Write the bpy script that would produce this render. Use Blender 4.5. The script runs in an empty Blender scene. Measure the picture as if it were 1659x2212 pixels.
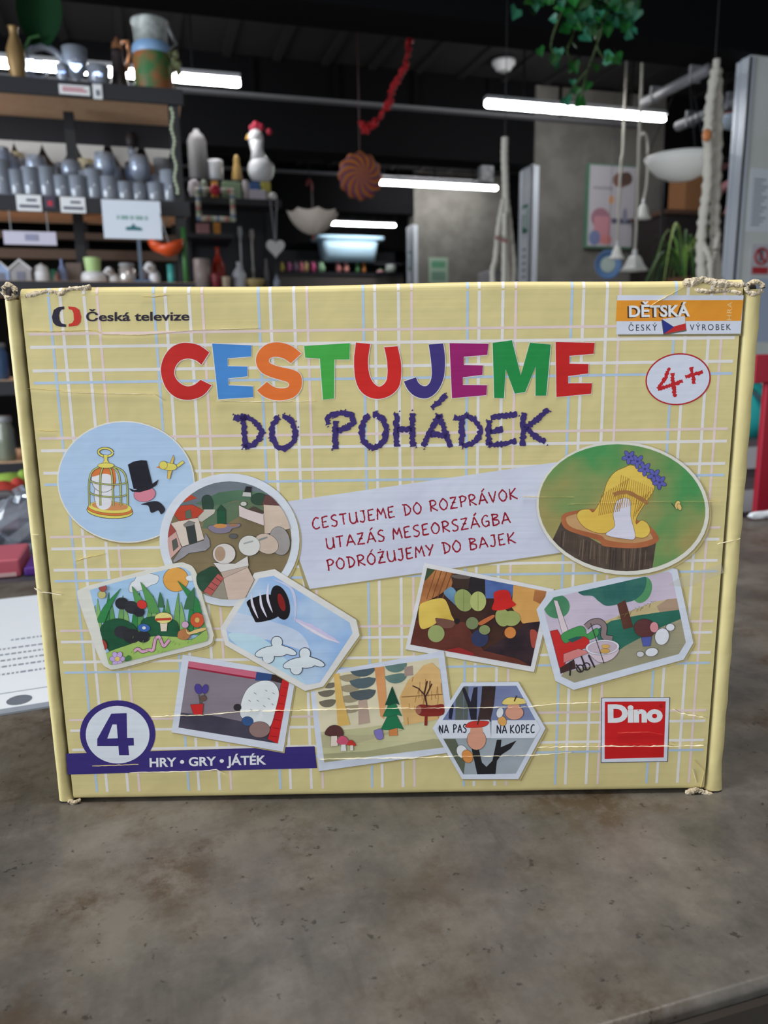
import bpy, bmesh, math, random
from mathutils import Vector, Matrix
S = bpy.context.scene
COL = S.collection
PI = math.pi
rnd = random.Random(7)

# ------------------------------------------------------------------ camera, world, lights, exposure
COUNTER_Z = 0.95
CAM = Vector((0, 0, COUNTER_Z + 0.2257))
FPX, CX, CY = 1661.0, 829.5, 1106.0
YAW, PITCH, ROLL = math.radians(16.5), math.radians(11.7), math.radians(0.8)
FWD = Vector((math.sin(YAW) * math.cos(PITCH), math.cos(YAW) * math.cos(PITCH), -math.sin(PITCH)))
_r0 = Vector((math.cos(YAW), -math.sin(YAW), 0))
_u0 = _r0.cross(FWD)
RIGHT = _r0 * math.cos(ROLL) - _u0 * math.sin(ROLL)
UP = RIGHT.cross(FWD)
cd = bpy.data.cameras.new('camera')
cam = bpy.data.objects.new('camera', cd)
COL.objects.link(cam)
cam.matrix_world = Matrix((
    (RIGHT.x, UP.x, -FWD.x, CAM.x), (RIGHT.y, UP.y, -FWD.y, CAM.y),
    (RIGHT.z, UP.z, -FWD.z, CAM.z), (0, 0, 0, 1)))
cd.sensor_fit = 'HORIZONTAL'
cd.sensor_width = 36.0
cd.lens = 36.0 * FPX / 1659.0
cd.clip_start = 0.02
cd.dof.use_dof = True
cd.dof.focus_distance = 0.375
cd.dof.aperture_fstop = 16.0
S.camera = cam

S.view_settings.view_transform = 'Standard'
S.view_settings.look = 'None'
S.view_settings.gamma = 1.0
S.view_settings.use_curve_mapping = False
S.view_settings.exposure = 0.3

W = bpy.data.worlds.new('daylight')
S.world = W
W.use_nodes = True
bg = W.node_tree.nodes['Background']
bg.inputs['Color'].default_value = (0.86, 0.93, 1.0, 1)
bg.inputs['Strength'].default_value = 0.40

def area_light(name, loc, target, sx, sy, power, col):
    d = bpy.data.lights.new(name, 'AREA')
    d.shape = 'RECTANGLE'; d.size = sx; d.size_y = sy; d.energy = power; d.color = col
    o = bpy.data.objects.new(name, d); COL.objects.link(o)
    o.location = loc
    o.rotation_euler = (Vector(target) - Vector(loc)).to_track_quat('-Z', 'Y').to_euler()
    return o
area_light('shopfront_daylight', (-1.8, -3.2, 2.2), (0.2, 1.0, 1.0), 3.5, 2.0, 8, (0.93, 0.97, 1.0))
area_light('counter_fill_light', (0.2, 0.16, 2.7), (0.2, 0.2, 0.95), 1.4, 0.2, 21, (1.0, 0.98, 0.95))  # added fill, no real lamp: brightens the counter and box from above
area_light('side_window_daylight', (-3.7, 1.2, 1.6), (1.0, 2.4, 1.35), 4.2, 1.7, 205, (0.86, 0.93, 1.0))
TUBE_STRENGTH = 42.0
if hasattr(S, 'cycles'):
    S.cycles.max_bounces = 10
    S.cycles.transmission_bounces = 8
    S.cycles.transparent_max_bounces = 12
    S.cycles.caustics_refractive = False
    S.cycles.caustics_reflective = False
    S.cycles.sample_clamp_indirect = 4.0

# ------------------------------------------------------------------ measuring helpers (photo pixel -> point on a real plane)
def ray(x, y):
    return FWD + RIGHT * ((x - CX) / FPX) - UP * ((y - CY) / FPX)
def at_z(x, y, z):
    d = ray(x, y); return CAM + d * ((z - CAM.z) / d.z)
def at_y(x, y, Y):
    d = ray(x, y); return CAM + d * (Y / d.y)
def at_x(x, y, X):
    d = ray(x, y); return CAM + d * (X / d.x)

# ------------------------------------------------------------------ materials
def lin(c):
    c = c / 255.0
    return c / 12.92 if c <= 0.04045 else ((c + 0.055) / 1.055) ** 2.4
_m = {}
def mat(name, rgb, rough=0.5, metal=0.0, spec=0.5, trans=0.0, emit=0.0, ior=1.45, noise=None, k=1.0, bump=0.0, bscale=60.0, alpha=1.0, coat=0.0):
    """rgb in sRGB 0-255; noise=(rgb2, scale, detail) mixes a second colour by a noise field"""
    key = (name, rgb, rough, metal, spec, trans, emit, ior, noise, k, bump, bscale, alpha, coat)
    if key in _m: return _m[key]
    m = bpy.data.materials.new(name); m.use_nodes = True
    nt = m.node_tree; b = nt.nodes['Principled BSDF']
    c = tuple(min(0.92, lin(v) * k) for v in rgb) + (1,)
    b.inputs['Base Color'].default_value = c
    b.inputs['Roughness'].default_value = rough
    b.inputs['Metallic'].default_value = metal
    b.inputs['Specular IOR Level'].default_value = spec
    b.inputs['Transmission Weight'].default_value = trans
    b.inputs['IOR'].default_value = ior
    b.inputs['Alpha'].default_value = alpha
    b.inputs['Coat Weight'].default_value = coat
    if emit:
        b.inputs['Emission Color'].default_value = tuple(lin(v) for v in rgb) + (1,)
        b.inputs['Emission Strength'].default_value = emit
    if noise or bump:
        tc = nt.nodes.new('ShaderNodeTexCoord')
    if noise:
        nz = nt.nodes.new('ShaderNodeTexNoise')
        nz.inputs['Scale'].default_value = noise[1]
        nz.inputs['Detail'].default_value = noise[2]
        nt.links.new(tc.outputs['Object'], nz.inputs['Vector'])
        rp = nt.nodes.new('ShaderNodeValToRGB')
        rp.color_ramp.elements[0].position = 0.38; rp.color_ramp.elements[1].position = 0.62
        rp.color_ramp.elements[0].color = c
        rp.color_ramp.elements[1].color = tuple(min(0.92, lin(v) * k) for v in noise[0]) + (1,)
        nt.links.new(nz.outputs['Fac'], rp.inputs['Fac'])
        nt.links.new(rp.outputs['Color'], b.inputs['Base Color'])
    if bump:
        n2 = nt.nodes.new('ShaderNodeTexNoise'); n2.inputs['Scale'].default_value = bscale
        nt.links.new(tc.outputs['Object'], n2.inputs['Vector'])
        bp = nt.nodes.new('ShaderNodeBump'); bp.inputs['Strength'].default_value = bump
        bp.inputs['Distance'].default_value = 0.01
        nt.links.new(n2.outputs['Fac'], bp.inputs['Height'])
        nt.links.new(bp.outputs['Normal'], b.inputs['Normal'])
    _m[key] = m
    return m

def thin_glass(name, tint=(240, 246, 252), haze=0.10):
    m = bpy.data.materials.new(name); m.use_nodes = True
    nt = m.node_tree; N = nt.nodes.new; Lk = nt.links.new
    out = nt.nodes['Material Output']; nt.nodes.remove(nt.nodes['Principled BSDF'])
    t = N('ShaderNodeBsdfTransparent'); t.inputs['Color'].default_value = tuple(lin(v) for v in tint) + (1,)
    g = N('ShaderNodeBsdfGlossy'); g.inputs['Roughness'].default_value = 0.07; g.inputs['Color'].default_value = (1, 1, 1, 1)
    d = N('ShaderNodeBsdfDiffuse'); d.inputs['Color'].default_value = tuple(lin(v) for v in tint) + (1,)
    lw = N('ShaderNodeLayerWeight'); lw.inputs['Blend'].default_value = 0.42
    m1 = N('ShaderNodeMixShader'); m2 = N('ShaderNodeMixShader'); m2.inputs[0].default_value = haze
    Lk(lw.outputs['Fresnel'], m1.inputs[0]); Lk(t.outputs[0], m1.inputs[1]); Lk(g.outputs[0], m1.inputs[2])
    Lk(m1.outputs[0], m2.inputs[1]); Lk(d.outputs[0], m2.inputs[2]); Lk(m2.outputs[0], out.inputs['Surface'])
    return m

# ------------------------------------------------------------------ mesh builder
class MB:
    def __init__(s): s.v = []; s.f = []; s.mi = []; s.m = []
    def slot(s, m):
        if m is None: return 0
        if m not in s.m: s.m.append(m)
        return s.m.index(m)
    def add(s, vs, fs, m=None):
        o = len(s.v); i = s.slot(m)
        s.v += [tuple(p) for p in vs]
        for f in fs: s.f.append([o + k for k in f]); s.mi.append(i)
        return s
    def box(s, x0, x1, y0, y1, z0, z1, m=None):
        return s.add([(x0, y0, z0), (x1, y0, z0), (x1, y1, z0), (x0, y1, z0), (x0, y0, z1), (x1, y0, z1), (x1, y1, z1), (x0, y1, z1)],
                     [(0, 3, 2, 1), (4, 5, 6, 7), (0, 1, 5, 4), (1, 2, 6, 5), (2, 3, 7, 6), (3, 0, 4, 7)], m)
    def lathe(s, prof, c=(0, 0, 0), seg=20, m=None, wob=None):
        n = len(prof); vs = []
        for j in range(seg):
            a = 2 * PI * j / seg; w = 1 if wob is None else wob(a)
            for r, z in prof: vs.append((c[0] + r * w * math.cos(a), c[1] + r * w * math.sin(a), c[2] + z))
        fs = []
        for j in range(seg):
            k = (j + 1) % seg
            for i in range(n - 1):
                if prof[i][0] < 1e-6 and prof[i + 1][0] < 1e-6: continue
                fs.append((j * n + i, k * n + i, k * n + i + 1, j * n + i + 1))
        return s.add(vs, fs, m)
    def tube(s, pts, r, seg=8, m=None, closed=False):
        P = [Vector(p) for p in pts]; n = len(P); vs = []
        for i, p in enumerate(P):
            a = P[(i - 1) % n] if (closed or i) else P[0]
            b = P[(i + 1) % n] if (closed or i < n - 1) else P[-1]
            t = (b - a).normalized()
            ref = Vector((0, 0, 1)) if abs(t.z) < 0.9 else Vector((1, 0, 0))
            u = t.cross(ref).normalized(); w = t.cross(u)
            rr = r[i] if isinstance(r, (list, tuple)) else r
            for j in range(seg):
                g = 2 * PI * j / seg
                vs.append(p + u * (rr * math.cos(g)) + w * (rr * math.sin(g)))
        fs = []
        for i in range(n if closed else n - 1):
            i2 = (i + 1) % n
            for j in range(seg):
                k = (j + 1) % seg
                fs.append((i * seg + j, i * seg + k, i2 * seg + k, i2 * seg + j))
        if not closed:
            fs.append(tuple(range(seg))[::-1]); fs.append(tuple((n - 1) * seg + j for j in range(seg)))
        return s.add(vs, fs, m)
    def ball(s, c, r, sc=(1, 1, 1), m=None, seg=14, rings=8, lump=0.0):
        vs = [(c[0], c[1], c[2] - r * sc[2])]
        for i in range(1, rings):
            t = PI * i / rings
            for j in range(seg):
                a = 2 * PI * j / seg; q = r * (1 + lump * rnd.uniform(-1, 1))
                vs.append((c[0] + q * sc[0] * math.sin(t) * math.cos(a), c[1] + q * sc[1] * math.sin(t) * math.sin(a), c[2] - q * sc[2] * math.cos(t)))
        vs.append((c[0], c[1], c[2] + r * sc[2])); L = len(vs) - 1; fs = []
        for j in range(seg):
            k = (j + 1) % seg
            fs.append((0, 1 + k, 1 + j)); fs.append((L, L - seg + j, L - seg + k))
            for i in range(rings - 2):
                a = 1 + i * seg
                fs.append((a + j, a + k, a + seg + k, a + seg + j))
        return s.add(vs, fs, m)
    def prism(s, pts, y0, y1, m=None):
        """outline in (x,z), extruded from y0 to y1"""
        n = len(pts)
        vs = [(p[0], y0, p[1]) for p in pts] + [(p[0], y1, p[1]) for p in pts]
        fs = [tuple(range(n)), tuple(range(2 * n - 1, n - 1, -1))]
        for i in range(n):
            k = (i + 1) % n; fs.append((i, i + n, k + n, k))
        return s.add(vs, fs, m)
    def build(s, name, m=None, parent=None, loc=(0, 0, 0), smooth=False, bevel=0.0, subsurf=0):
        me = bpy.data.meshes.new(name)
        me.from_pydata(s.v, [], s.f)
        for mm in (s.m or [m]):
            me.materials.append(mm)
        if s.m:
            for p, i in zip(me.polygons, s.mi): p.material_index = i
        if smooth:
            for p in me.polygons: p.use_smooth = True
        me.validate(); me.update()
        o = bpy.data.objects.new(name, me); COL.objects.link(o)
        o.location = loc
        if parent: o.parent = parent
        if bevel:
            b = o.modifiers.new('bevel', 'BEVEL'); b.width = bevel; b.segments = 3; b.limit_method = 'ANGLE'
        if subsurf:
            u = o.modifiers.new('sub', 'SUBSURF'); u.levels = subsurf; u.render_levels = subsurf
        if smooth == 'auto' or bevel:
            for p in me.polygons: p.use_smooth = True
            w = o.modifiers.new('wn', 'WEIGHTED_NORMAL'); w.keep_sharp = True
        return o

def tag(o, label, cat, group=None, kind=None):
    if label: o['label'] = label
    if cat: o['category'] = cat
    if group: o['group'] = group
    if kind: o['kind'] = kind
    return o
def thing(name, loc, label, cat, group=None, rz=0.0):
    o = bpy.data.objects.new(name, None); COL.objects.link(o)
    o.location = loc; o.rotation_euler = (0, 0, rz); o.empty_display_size = 0.02
    return tag(o, label, cat, group)
def struct(name, mb, m, **kw):
    o = mb.build(name, m, **kw); o['kind'] = 'structure'; return o
def copy_tree(root, loc, label=None, rz=None):
    r = root.copy(); COL.objects.link(r); r.location = loc
    if label: r['label'] = label
    if rz is not None: r.rotation_euler.z = rz
    for ch in root.children:
        c = ch.copy(); COL.objects.link(c); c.parent = r
        for g in ch.children:
            d = g.copy(); COL.objects.link(d); d.parent = c
    return r

def spline(pts, closed=True, n=6):
    out = []; L = len(pts)
    for i in range(L if closed else L - 1):
        if closed: p0, p1, p2, p3 = pts[(i - 1) % L], pts[i], pts[(i + 1) % L], pts[(i + 2) % L]
        else: p0, p1, p2, p3 = pts[max(i - 1, 0)], pts[i], pts[i + 1], pts[min(i + 2, L - 1)]
        for k in range(n):
            t = k / n
            out.append(tuple(0.5 * (2 * b + (c - a) * t + (2 * a - 5 * b + 4 * c - d) * t * t + (3 * b - a - 3 * c + d) * t ** 3)
                             for a, b, c, d in zip(p0, p1, p2, p3)))
    if not closed: out.append(tuple(pts[-1]))
    return out
def ellipse(cx, cy, rx, ry, rot=0.0, n=48, a0=0.0, a1=360.0):
    o = []; full = abs(a1 - a0) >= 360
    for i in range(n if full else n + 1):
        a = math.radians(a0 + (a1 - a0) * i / n)
        x, y = rx * math.cos(a), ry * math.sin(a); r = math.radians(rot)
        o.append((cx + x * math.cos(r) - y * math.sin(r), cy + x * math.sin(r) + y * math.cos(r)))
    return o

# ------------------------------------------------------------------ room shell
M_ceil = mat('black_painted_ceiling', (38, 37, 38), 0.7)
M_beam = mat('black_painted_beam', (12, 12, 14), 0.9, spec=0.15)
M_conc = mat('grey_concrete', (116, 113, 107), 0.85, noise=((100, 97, 91), 6.0, 4.0), bump=0.15, bscale=90)
M_conc2 = mat('lit_concrete', (222, 226, 224), 0.8, noise=((212, 216, 212), 5.0, 3.0))  # lighter concrete copy: the nearest pillar's stronger light is put into its colour
M_floor = mat('grey_floor', (176, 170, 162), 0.5, noise=((160, 154, 148), 3.0, 4.0))
M_dark = mat('dark_wall_paint', (62, 58, 56), 0.9)
M_black = mat('black_metal', (30, 30, 34), 0.45)
M_white = mat('white_card', (235, 236, 238), 0.6)
M_whiteblue = mat('pale_blue_paint', (214, 220, 228), 0.35)

X0, X1, YB, ZC = -4.0, 9.0, 14.0, 3.05
struct('floor', MB().box(X0, X1, -3, YB, -0.1, 0), M_floor)
cm = MB().box(X0, X1, -1.5, YB, ZC, ZC + 0.1)
x = X0 + 0.1
while x < X1:                                         # ribbed sheet ceiling
    cm.box(x, x + 0.05, -1.5, YB, ZC - 0.02, ZC + 0.01); x += 0.32
struct('ceiling', cm, M_ceil)
struct('wall_back', MB().box(X0, X1, YB, YB + 0.1, 0, ZC), M_dark)
struct('wall_left', MB().box(X0 - 0.1, X0, -3, YB, 0, ZC), M_dark)
wl = struct('window_1', MB().box(X0, X0 + 0.04, -1.0, 3.4, 0.8, 0.86).box(X0, X0 + 0.04, -1.0, 3.4, 2.62, 2.68).box(X0, X0 + 0.04, -1.0, -0.94, 0.86, 2.62).box(X0, X0 + 0.04, 3.34, 3.4, 0.86, 2.62).box(X0, X0 + 0.04, 1.17, 1.23, 0.86, 2.62), mat('white_window_frame', (210, 210, 208), 0.5))
struct('wall_right', MB().box(X1, X1 + 0.1, -3, YB, 0, ZC), M_dark)
BEAM_Z = 2.5
for yb in (3.2, 5.4, 8.1, 11.0):
    b = struct('ceiling_beam', MB().box(X0, X1, yb + 0.02, yb + 0.26, BEAM_Z if yb < 8 else 2.6, ZC), M_beam)

def facing(pts, Y, X=None):
    """pixel outline -> (x,z) on plane Y"""
    return [(at_y(px, py, Y).x, at_y(px, py, Y).z) for px, py in pts]
PX = 2.775                                              # X of the pillars' camera-side face
M_guard = mat('brushed_steel_guard', (206, 212, 222), 0.3, metal=0.25)
M_green = mat('safety_green', (20, 105, 80), 0.5)
M_paper = mat('white_paper', (225, 230, 238), 0.7)
M_grey = mat('grey_print', (120, 124, 132), 0.7)
PILL = [(3.25, 'concrete pillar nearest the counter with a no entry notice on its face'),
        (5.4, 'concrete pillar carrying the framed poster'),
        (8.1, 'concrete pillar farthest down the shop behind the ceiling lights')]
for yp, lab in PILL:
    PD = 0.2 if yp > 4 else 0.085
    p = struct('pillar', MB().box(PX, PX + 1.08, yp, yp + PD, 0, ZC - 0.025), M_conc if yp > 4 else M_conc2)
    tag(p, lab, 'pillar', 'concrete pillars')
    g = MB().box(PX - 0.012, PX + 0.0, yp + 0.002, yp + PD - 0.02, 0, 2.5)
    g.build('side_cladding', M_whiteblue, p)
    g = MB().box(PX - 0.02, PX + (0.035 if yp > 4 else 0.008), yp - 0.008, yp - 0.0, 0, 2.49); g.box(PX - 0.02, PX - 0.012, yp - 0.008, yp + 0.05, 0, 2.49)
    g.build('corner_guard', M_guard, p)
    g = MB().box(PX - 0.02, PX - 0.012, yp + PD - 0.025, yp + PD, 0, 2.49); g.build('corner_guard', M_guard, p)
# safety signs and notices on the camera-side faces of two pillars
def side_sign(yp, y0, y1, z0, z1, label, kind):
    r = thing('safety_sign' if kind == 'g' else 'paper_notice', (PX - 0.0135, yp + (y0 + y1) / 2, z0), label, 'sign')
    h = (y1 - y0) / 2; H = z1 - z0
    base = MB().box(-0.003, 0.0015, -h, h, 0, H)
    if kind == 'g':
        base.build('plate', M_green, r)
        q = MB()
        q.box(-0.0045, -0.003, -h * 0.7, h * 0.05, H * 0.12, H * 0.88)
        q.build('door_symbol', mat('pale_symbol', (150, 185, 175), 0.6), r)
        q = MB(); q.ball((-0.004, h * 0.4, H * 0.75), 0.028, (0.12, 1, 1)); q.box(-0.0045, -0.003, h * 0.2, h * 0.6, H * 0.2, H * 0.6)
        q.build('figure_symbol', M_paper, r)
    else:
        base.build('sheet', M_paper, r)
        for k in range(9): MB().box(-0.004, -0.003, -h * 0.2, h * 0.55, H * (0.12 + 0.09 * k), H * (0.15 + 0.09 * k)).build('printed_line', M_grey, r)
for yp, tagline in ((5.4, 'on the pillar with the poster'), (8.1, 'on the farthest concrete pillar')):
    side_sign(yp, 0.04, 0.145, 2.04, 2.24, 'green emergency exit sign ' + tagline, 'g')
    side_sign(yp, 0.03, 0.155, 1.45, 2.0, 'white printed notice below the exit sign ' + tagline, 'p')

# ------------------------------------------------------------------ counter
def counter_material():
    m = bpy.data.materials.new('worn_counter_top'); m.use_nodes = True
    nt = m.node_tree; b = nt.nodes['Principled BSDF']; N = nt.nodes.new; Lk = nt.links.new
    tc = N('ShaderNodeTexCoord')
    def noise(scale, detail, vec=None, rough=0.6):
        n = N('ShaderNodeTexNoise'); n.inputs['Scale'].default_value = scale; n.inputs['Detail'].default_value = detail
        n.inputs['Roughness'].default_value = rough
        Lk(vec or tc.outputs['Object'], n.inputs['Vector']); return n
    def ramp(src, *els):
        r = N('ShaderNodeValToRGB'); e = r.color_ramp.elements
        e[0].position, e[0].color = els[0]; e[1].position, e[1].color = els[-1]
        for p, c in els[1:-1]:
            q = e.new(p); q.color = c
        Lk(src, r.inputs['Fac']); return r
    def mix(a, c, f, mode='MIX'):
        x = N('ShaderNodeMix'); x.data_type = 'RGBA'; x.blend_type = mode
        if isinstance(f, float): x.inputs[0].default_value = f
        else: Lk(f, x.inputs[0])
        Lk(a, x.inputs[6]); Lk(c, x.inputs[7]); return x.outputs[2]
    c = lambda r, g, bb: (lin(r), lin(g), lin(bb), 1)
    base = ramp(noise(16, 9, rough=0.72).outputs['Fac'], (0.34, c(76, 73, 69)), (0.5, c(100, 95, 89)), (0.66, c(123, 117, 109)))
    brown = ramp(noise(30, 10, rough=0.75).outputs['Fac'], (0.42, c(113, 106, 97)), (0.58, c(80, 66, 53)))
    patch = ramp(noise(11, 7, rough=0.65).outputs['Fac'], (0.44, (0, 0, 0, 1)), (0.6, (1, 1, 1, 1)))
    k1 = mix(base.outputs['Color'], brown.outputs['Color'], patch.outputs['Color'])
    mp = N('ShaderNodeMapping'); mp.inputs['Scale'].default_value = (240, 14, 1); mp.inputs['Rotation'].default_value = (0, 0, -0.3)
    Lk(tc.outputs['Object'], mp.inputs['Vector'])
    scr = ramp(noise(1.0, 5, mp.outputs['Vector']).outputs['Fac'], (0.34, c(70, 64, 58)), (0.44, c(128, 128, 128)), (0.58, c(128, 128, 128)), (0.7, c(168, 164, 158)))
    scm = ramp(noise(7, 3).outputs['Fac'], (0.4, (0, 0, 0, 1)), (0.66, (0.55, 0.55, 0.55, 1)))
    k2 = mix(k1, scr.outputs['Color'], scm.outputs['Color'], 'OVERLAY')
    sp = ramp(noise(190, 4).outputs['Fac'], (0.3, c(66, 60, 54)), (0.36, c(255, 255, 255)))
    k3 = mix(k2, sp.outputs['Color'], 0.6, 'MULTIPLY')
    Lk(k3, b.inputs['Base Color'])
    rr = N('ShaderNodeMapRange'); rr.inputs[3].default_value = 0.22; rr.inputs[4].default_value = 0.5
    Lk(noise(20, 6).outputs['Fac'], rr.inputs[0]); Lk(rr.outputs[0], b.inputs['Roughness'])
    bp = N('ShaderNodeBump'); bp.inputs['Strength'].default_value = 0.12; bp.inputs['Distance'].default_value = 0.002
    Lk(noise(120, 8).outputs['Fac'], bp.inputs['Height']); Lk(bp.outputs['Normal'], b.inputs['Normal'])
    b.inputs['Specular IOR Level'].default_value = 0.5
    return m
M_counter = counter_material()
ct = thing('counter', (0.3, 0.515, 0), 'long dark grey worn shop counter the game box stands on', 'counter')
MB().box(-1.7, 1.35, -0.325, 0.325, 0.915, 0.95).build('counter_top', M_counter, ct, bevel=0.0035)
MB().box(-1.65, 1.3, -0.30, 0.30, 0, 0.915).build('counter_body', mat('dark_counter_panel', (52, 50, 48), 0.5), ct)
MB().box(-1.7, 1.35, -0.3285, -0.3255, 0.917, 0.9445).build('edge_strip', mat('worn_metal_edge', (62, 56, 50), 0.4, metal=0.3), ct)



# ------------------------------------------------------------------ the game box
BL, BR = at_z(133, 1735, COUNTER_Z), at_z(1555, 1712, COUNTER_Z)
BDIR = (BR - BL).normalized()
BOX_RZ = math.atan2(BDIR.y, BDIR.x)
BW, BH, BD = 0.3409, 0.2575, 0.072
box = thing('game_box', (BL.x, BL.y, COUNTER_Z), 'yellow plaid cardboard board game box with worn corners standing upright on the counter', 'game box', rz=BOX_RZ)
_n = Vector((-BDIR.y, BDIR.x, 0))
def P2L(px, py):
    """photo pixel on the printed face -> (x, z) in the box's own frame"""
    d = ray(px, py); k = (BL - CAM).dot(_n) / d.dot(_n); p = CAM + d * k
    return ((p - BL).dot(BDIR), p.z - COUNTER_Z)

def printed(name, rgb, rgb2=None, scale=60.0):
    """ink on coated board: same gloss and the same fine corrugation for every colour"""
    key = ('print', rgb, rgb2, scale)
    if key in _m: return _m[key]
    K = 1.45
    m = mat(name, rgb, 0.42, spec=0.3, k=K) if rgb2 is None else mat(name, rgb, 0.42, spec=0.3, k=K, noise=(rgb2, scale, 3.0))
    nt = m.node_tree; b = nt.nodes['Principled BSDF']; N = nt.nodes.new; Lk = nt.links.new
    tc = N('ShaderNodeTexCoord'); mp = N('ShaderNodeMapping'); mp.inputs['Scale'].default_value = (3, 3, 330)
    Lk(tc.outputs['Object'], mp.inputs['Vector'])
    n1 = N('ShaderNodeTexNoise'); n1.inputs['Scale'].default_value = 1.0; n1.inputs['Detail'].default_value = 2
    Lk(mp.outputs['Vector'], n1.inputs['Vector'])
    n2 = N('ShaderNodeTexNoise'); n2.inputs['Scale'].default_value = 34.0; n2.inputs['Detail'].default_value = 3
    Lk(tc.outputs['Object'], n2.inputs['Vector'])
    b1 = N('ShaderNodeBump'); b1.inputs['Strength'].default_value = 0.10; b1.inputs['Distance'].default_value = 0.0012
    b2 = N('ShaderNodeBump'); b2.inputs['Strength'].default_value = 0.16; b2.inputs['Distance'].default_value = 0.006
    Lk(n1.outputs['Fac'], b1.inputs['Height']); Lk(n2.outputs['Fac'], b2.inputs['Height'])
    Lk(b1.outputs['Normal'], b2.inputs['Normal']); Lk(b2.outputs['Normal'], b.inputs['Normal'])
    _m[key] = m
    return m
def ink(*rgb):
    return printed('ink_%d_%d_%d' % rgb, rgb)
def ink2(a, b, s=60.0):
    return printed('ink_mottled_%d_%d_%d' % a, a, b, s)

def clip_poly(poly, win):
    """cut an outline to a convex window"""
    area = sum(win[i][0] * win[(i + 1) % len(win)][1] - win[(i + 1) % len(win)][0] * win[i][1] for i in range(len(win)))
    sgn = 1 if area > 0 else -1
    out = list(poly)
    for i in range(len(win)):
        a, b = win[i], win[(i + 1) % len(win)]
        ins = lambda p: sgn * ((b[0] - a[0]) * (p[1] - a[1]) - (b[1] - a[1]) * (p[0] - a[0])) >= -1e-9
        src, out = out, []
        for j in range(len(src)):
            p, q = src[j - 1], src[j]
            ip, iq = ins(p), ins(q)
            if ip != iq:
                d1 = (b[0] - a[0]) * (p[1] - a[1]) - (b[1] - a[1]) * (p[0] - a[0])
                d2 = (b[0] - a[0]) * (q[1] - a[1]) - (b[1] - a[1]) * (q[0] - a[0])
                t = d1 / (d1 - d2)
                out.append((p[0] + (q[0] - p[0]) * t, p[1] + (q[1] - p[1]) * t))
            if iq: out.append(q)
        if not out: return []
    return out

class Print:
    """flat print on the box face, built in layers a few microns apart; coordinates are read in a zoom frame"""
    def __init__(s, frame, base, step=6e-6):
        s.x0, s.y0, s.k = frame[0], frame[1], frame[2] / 1659.0
        s.off, s.step, s.mb, s.win = base, step, MB(), None
    def px(s, p): return (s.x0 + p[0] * s.k, s.y0 + p[1] * s.k)
    def up(s): s.off += s.step
    def _put(s, poly, m):
        if s.win:
            poly = clip_poly(poly, s.win)
        if len(poly) < 3: return
        vs = []
        for p in poly:
            x, z = P2L(*s.px(p)); vs.append((x, -s.off, z))
        s.mb.add(vs, [tuple(range(len(vs)))], m)
    def fill(s, pts, m, sm=False, edge=0, em=None):
        if sm: pts = spline(pts)
        if edge:
            s.line(pts + [pts[0]], edge, em or ink(48, 44, 46))
        s.up(); s._put(pts, m); return s
    def ell(s, cx, cy, rx, ry, m, rot=0, edge=0, em=None):
        if edge: s.fill(ellipse(cx, cy, rx + edge / 2, ry + edge / 2, rot), em or ink(48, 44, 46))
        return s.fill(ellipse(cx, cy, rx, ry, rot), m)
    def line(s, pts, w, m, rough=0.0, sm=False, taper=False, dens=None):
        if sm: pts = spline(pts, False)
        s.up()
        if dens:
            q = []
            for a, b in zip(pts, pts[1:]):
                L = math.hypot(b[0] - a[0], b[1] - a[1]); n = max(1, int(L / dens))
                q += [(a[0] + (b[0] - a[0]) * i / n, a[1] + (b[1] - a[1]) * i / n) for i in range(n)]
            pts = q + [pts[-1]]
        n = len(pts); Ls, Rs = [], []
        for i, p in enumerate(pts):
            a, b = pts[max(i - 1, 0)], pts[min(i + 1, n - 1)]
            dx, dy = b[0] - a[0], b[1] - a[1]; L = math.hypot(dx, dy) or 1
            nx, ny = -dy / L, dx / L
            f = 1.0 if not taper else max(0.12, math.sin(PI * (i + 0.5) / n)) if taper is True else 1 - (1 - taper) * i / max(1, n - 1)
            h1 = w / 2 * f * (1 + rough * rnd.uniform(-1, 0.8)); h2 = w / 2 * f * (1 + rough * rnd.uniform(-1, 0.8))
            Ls.append((p[0] + nx * h1, p[1] + ny * h1)); Rs.append((p[0] - nx * h2, p[1] - ny * h2))
        for i in range(n - 1):
            s._put([Ls[i], Ls[i + 1], Rs[i + 1], Rs[i]], m)
        return s
    def build(s, name, label=None, parent=None):
        o = s.mb.build(name, None, parent or box)
        if label: o['label'] = label
        return o

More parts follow.
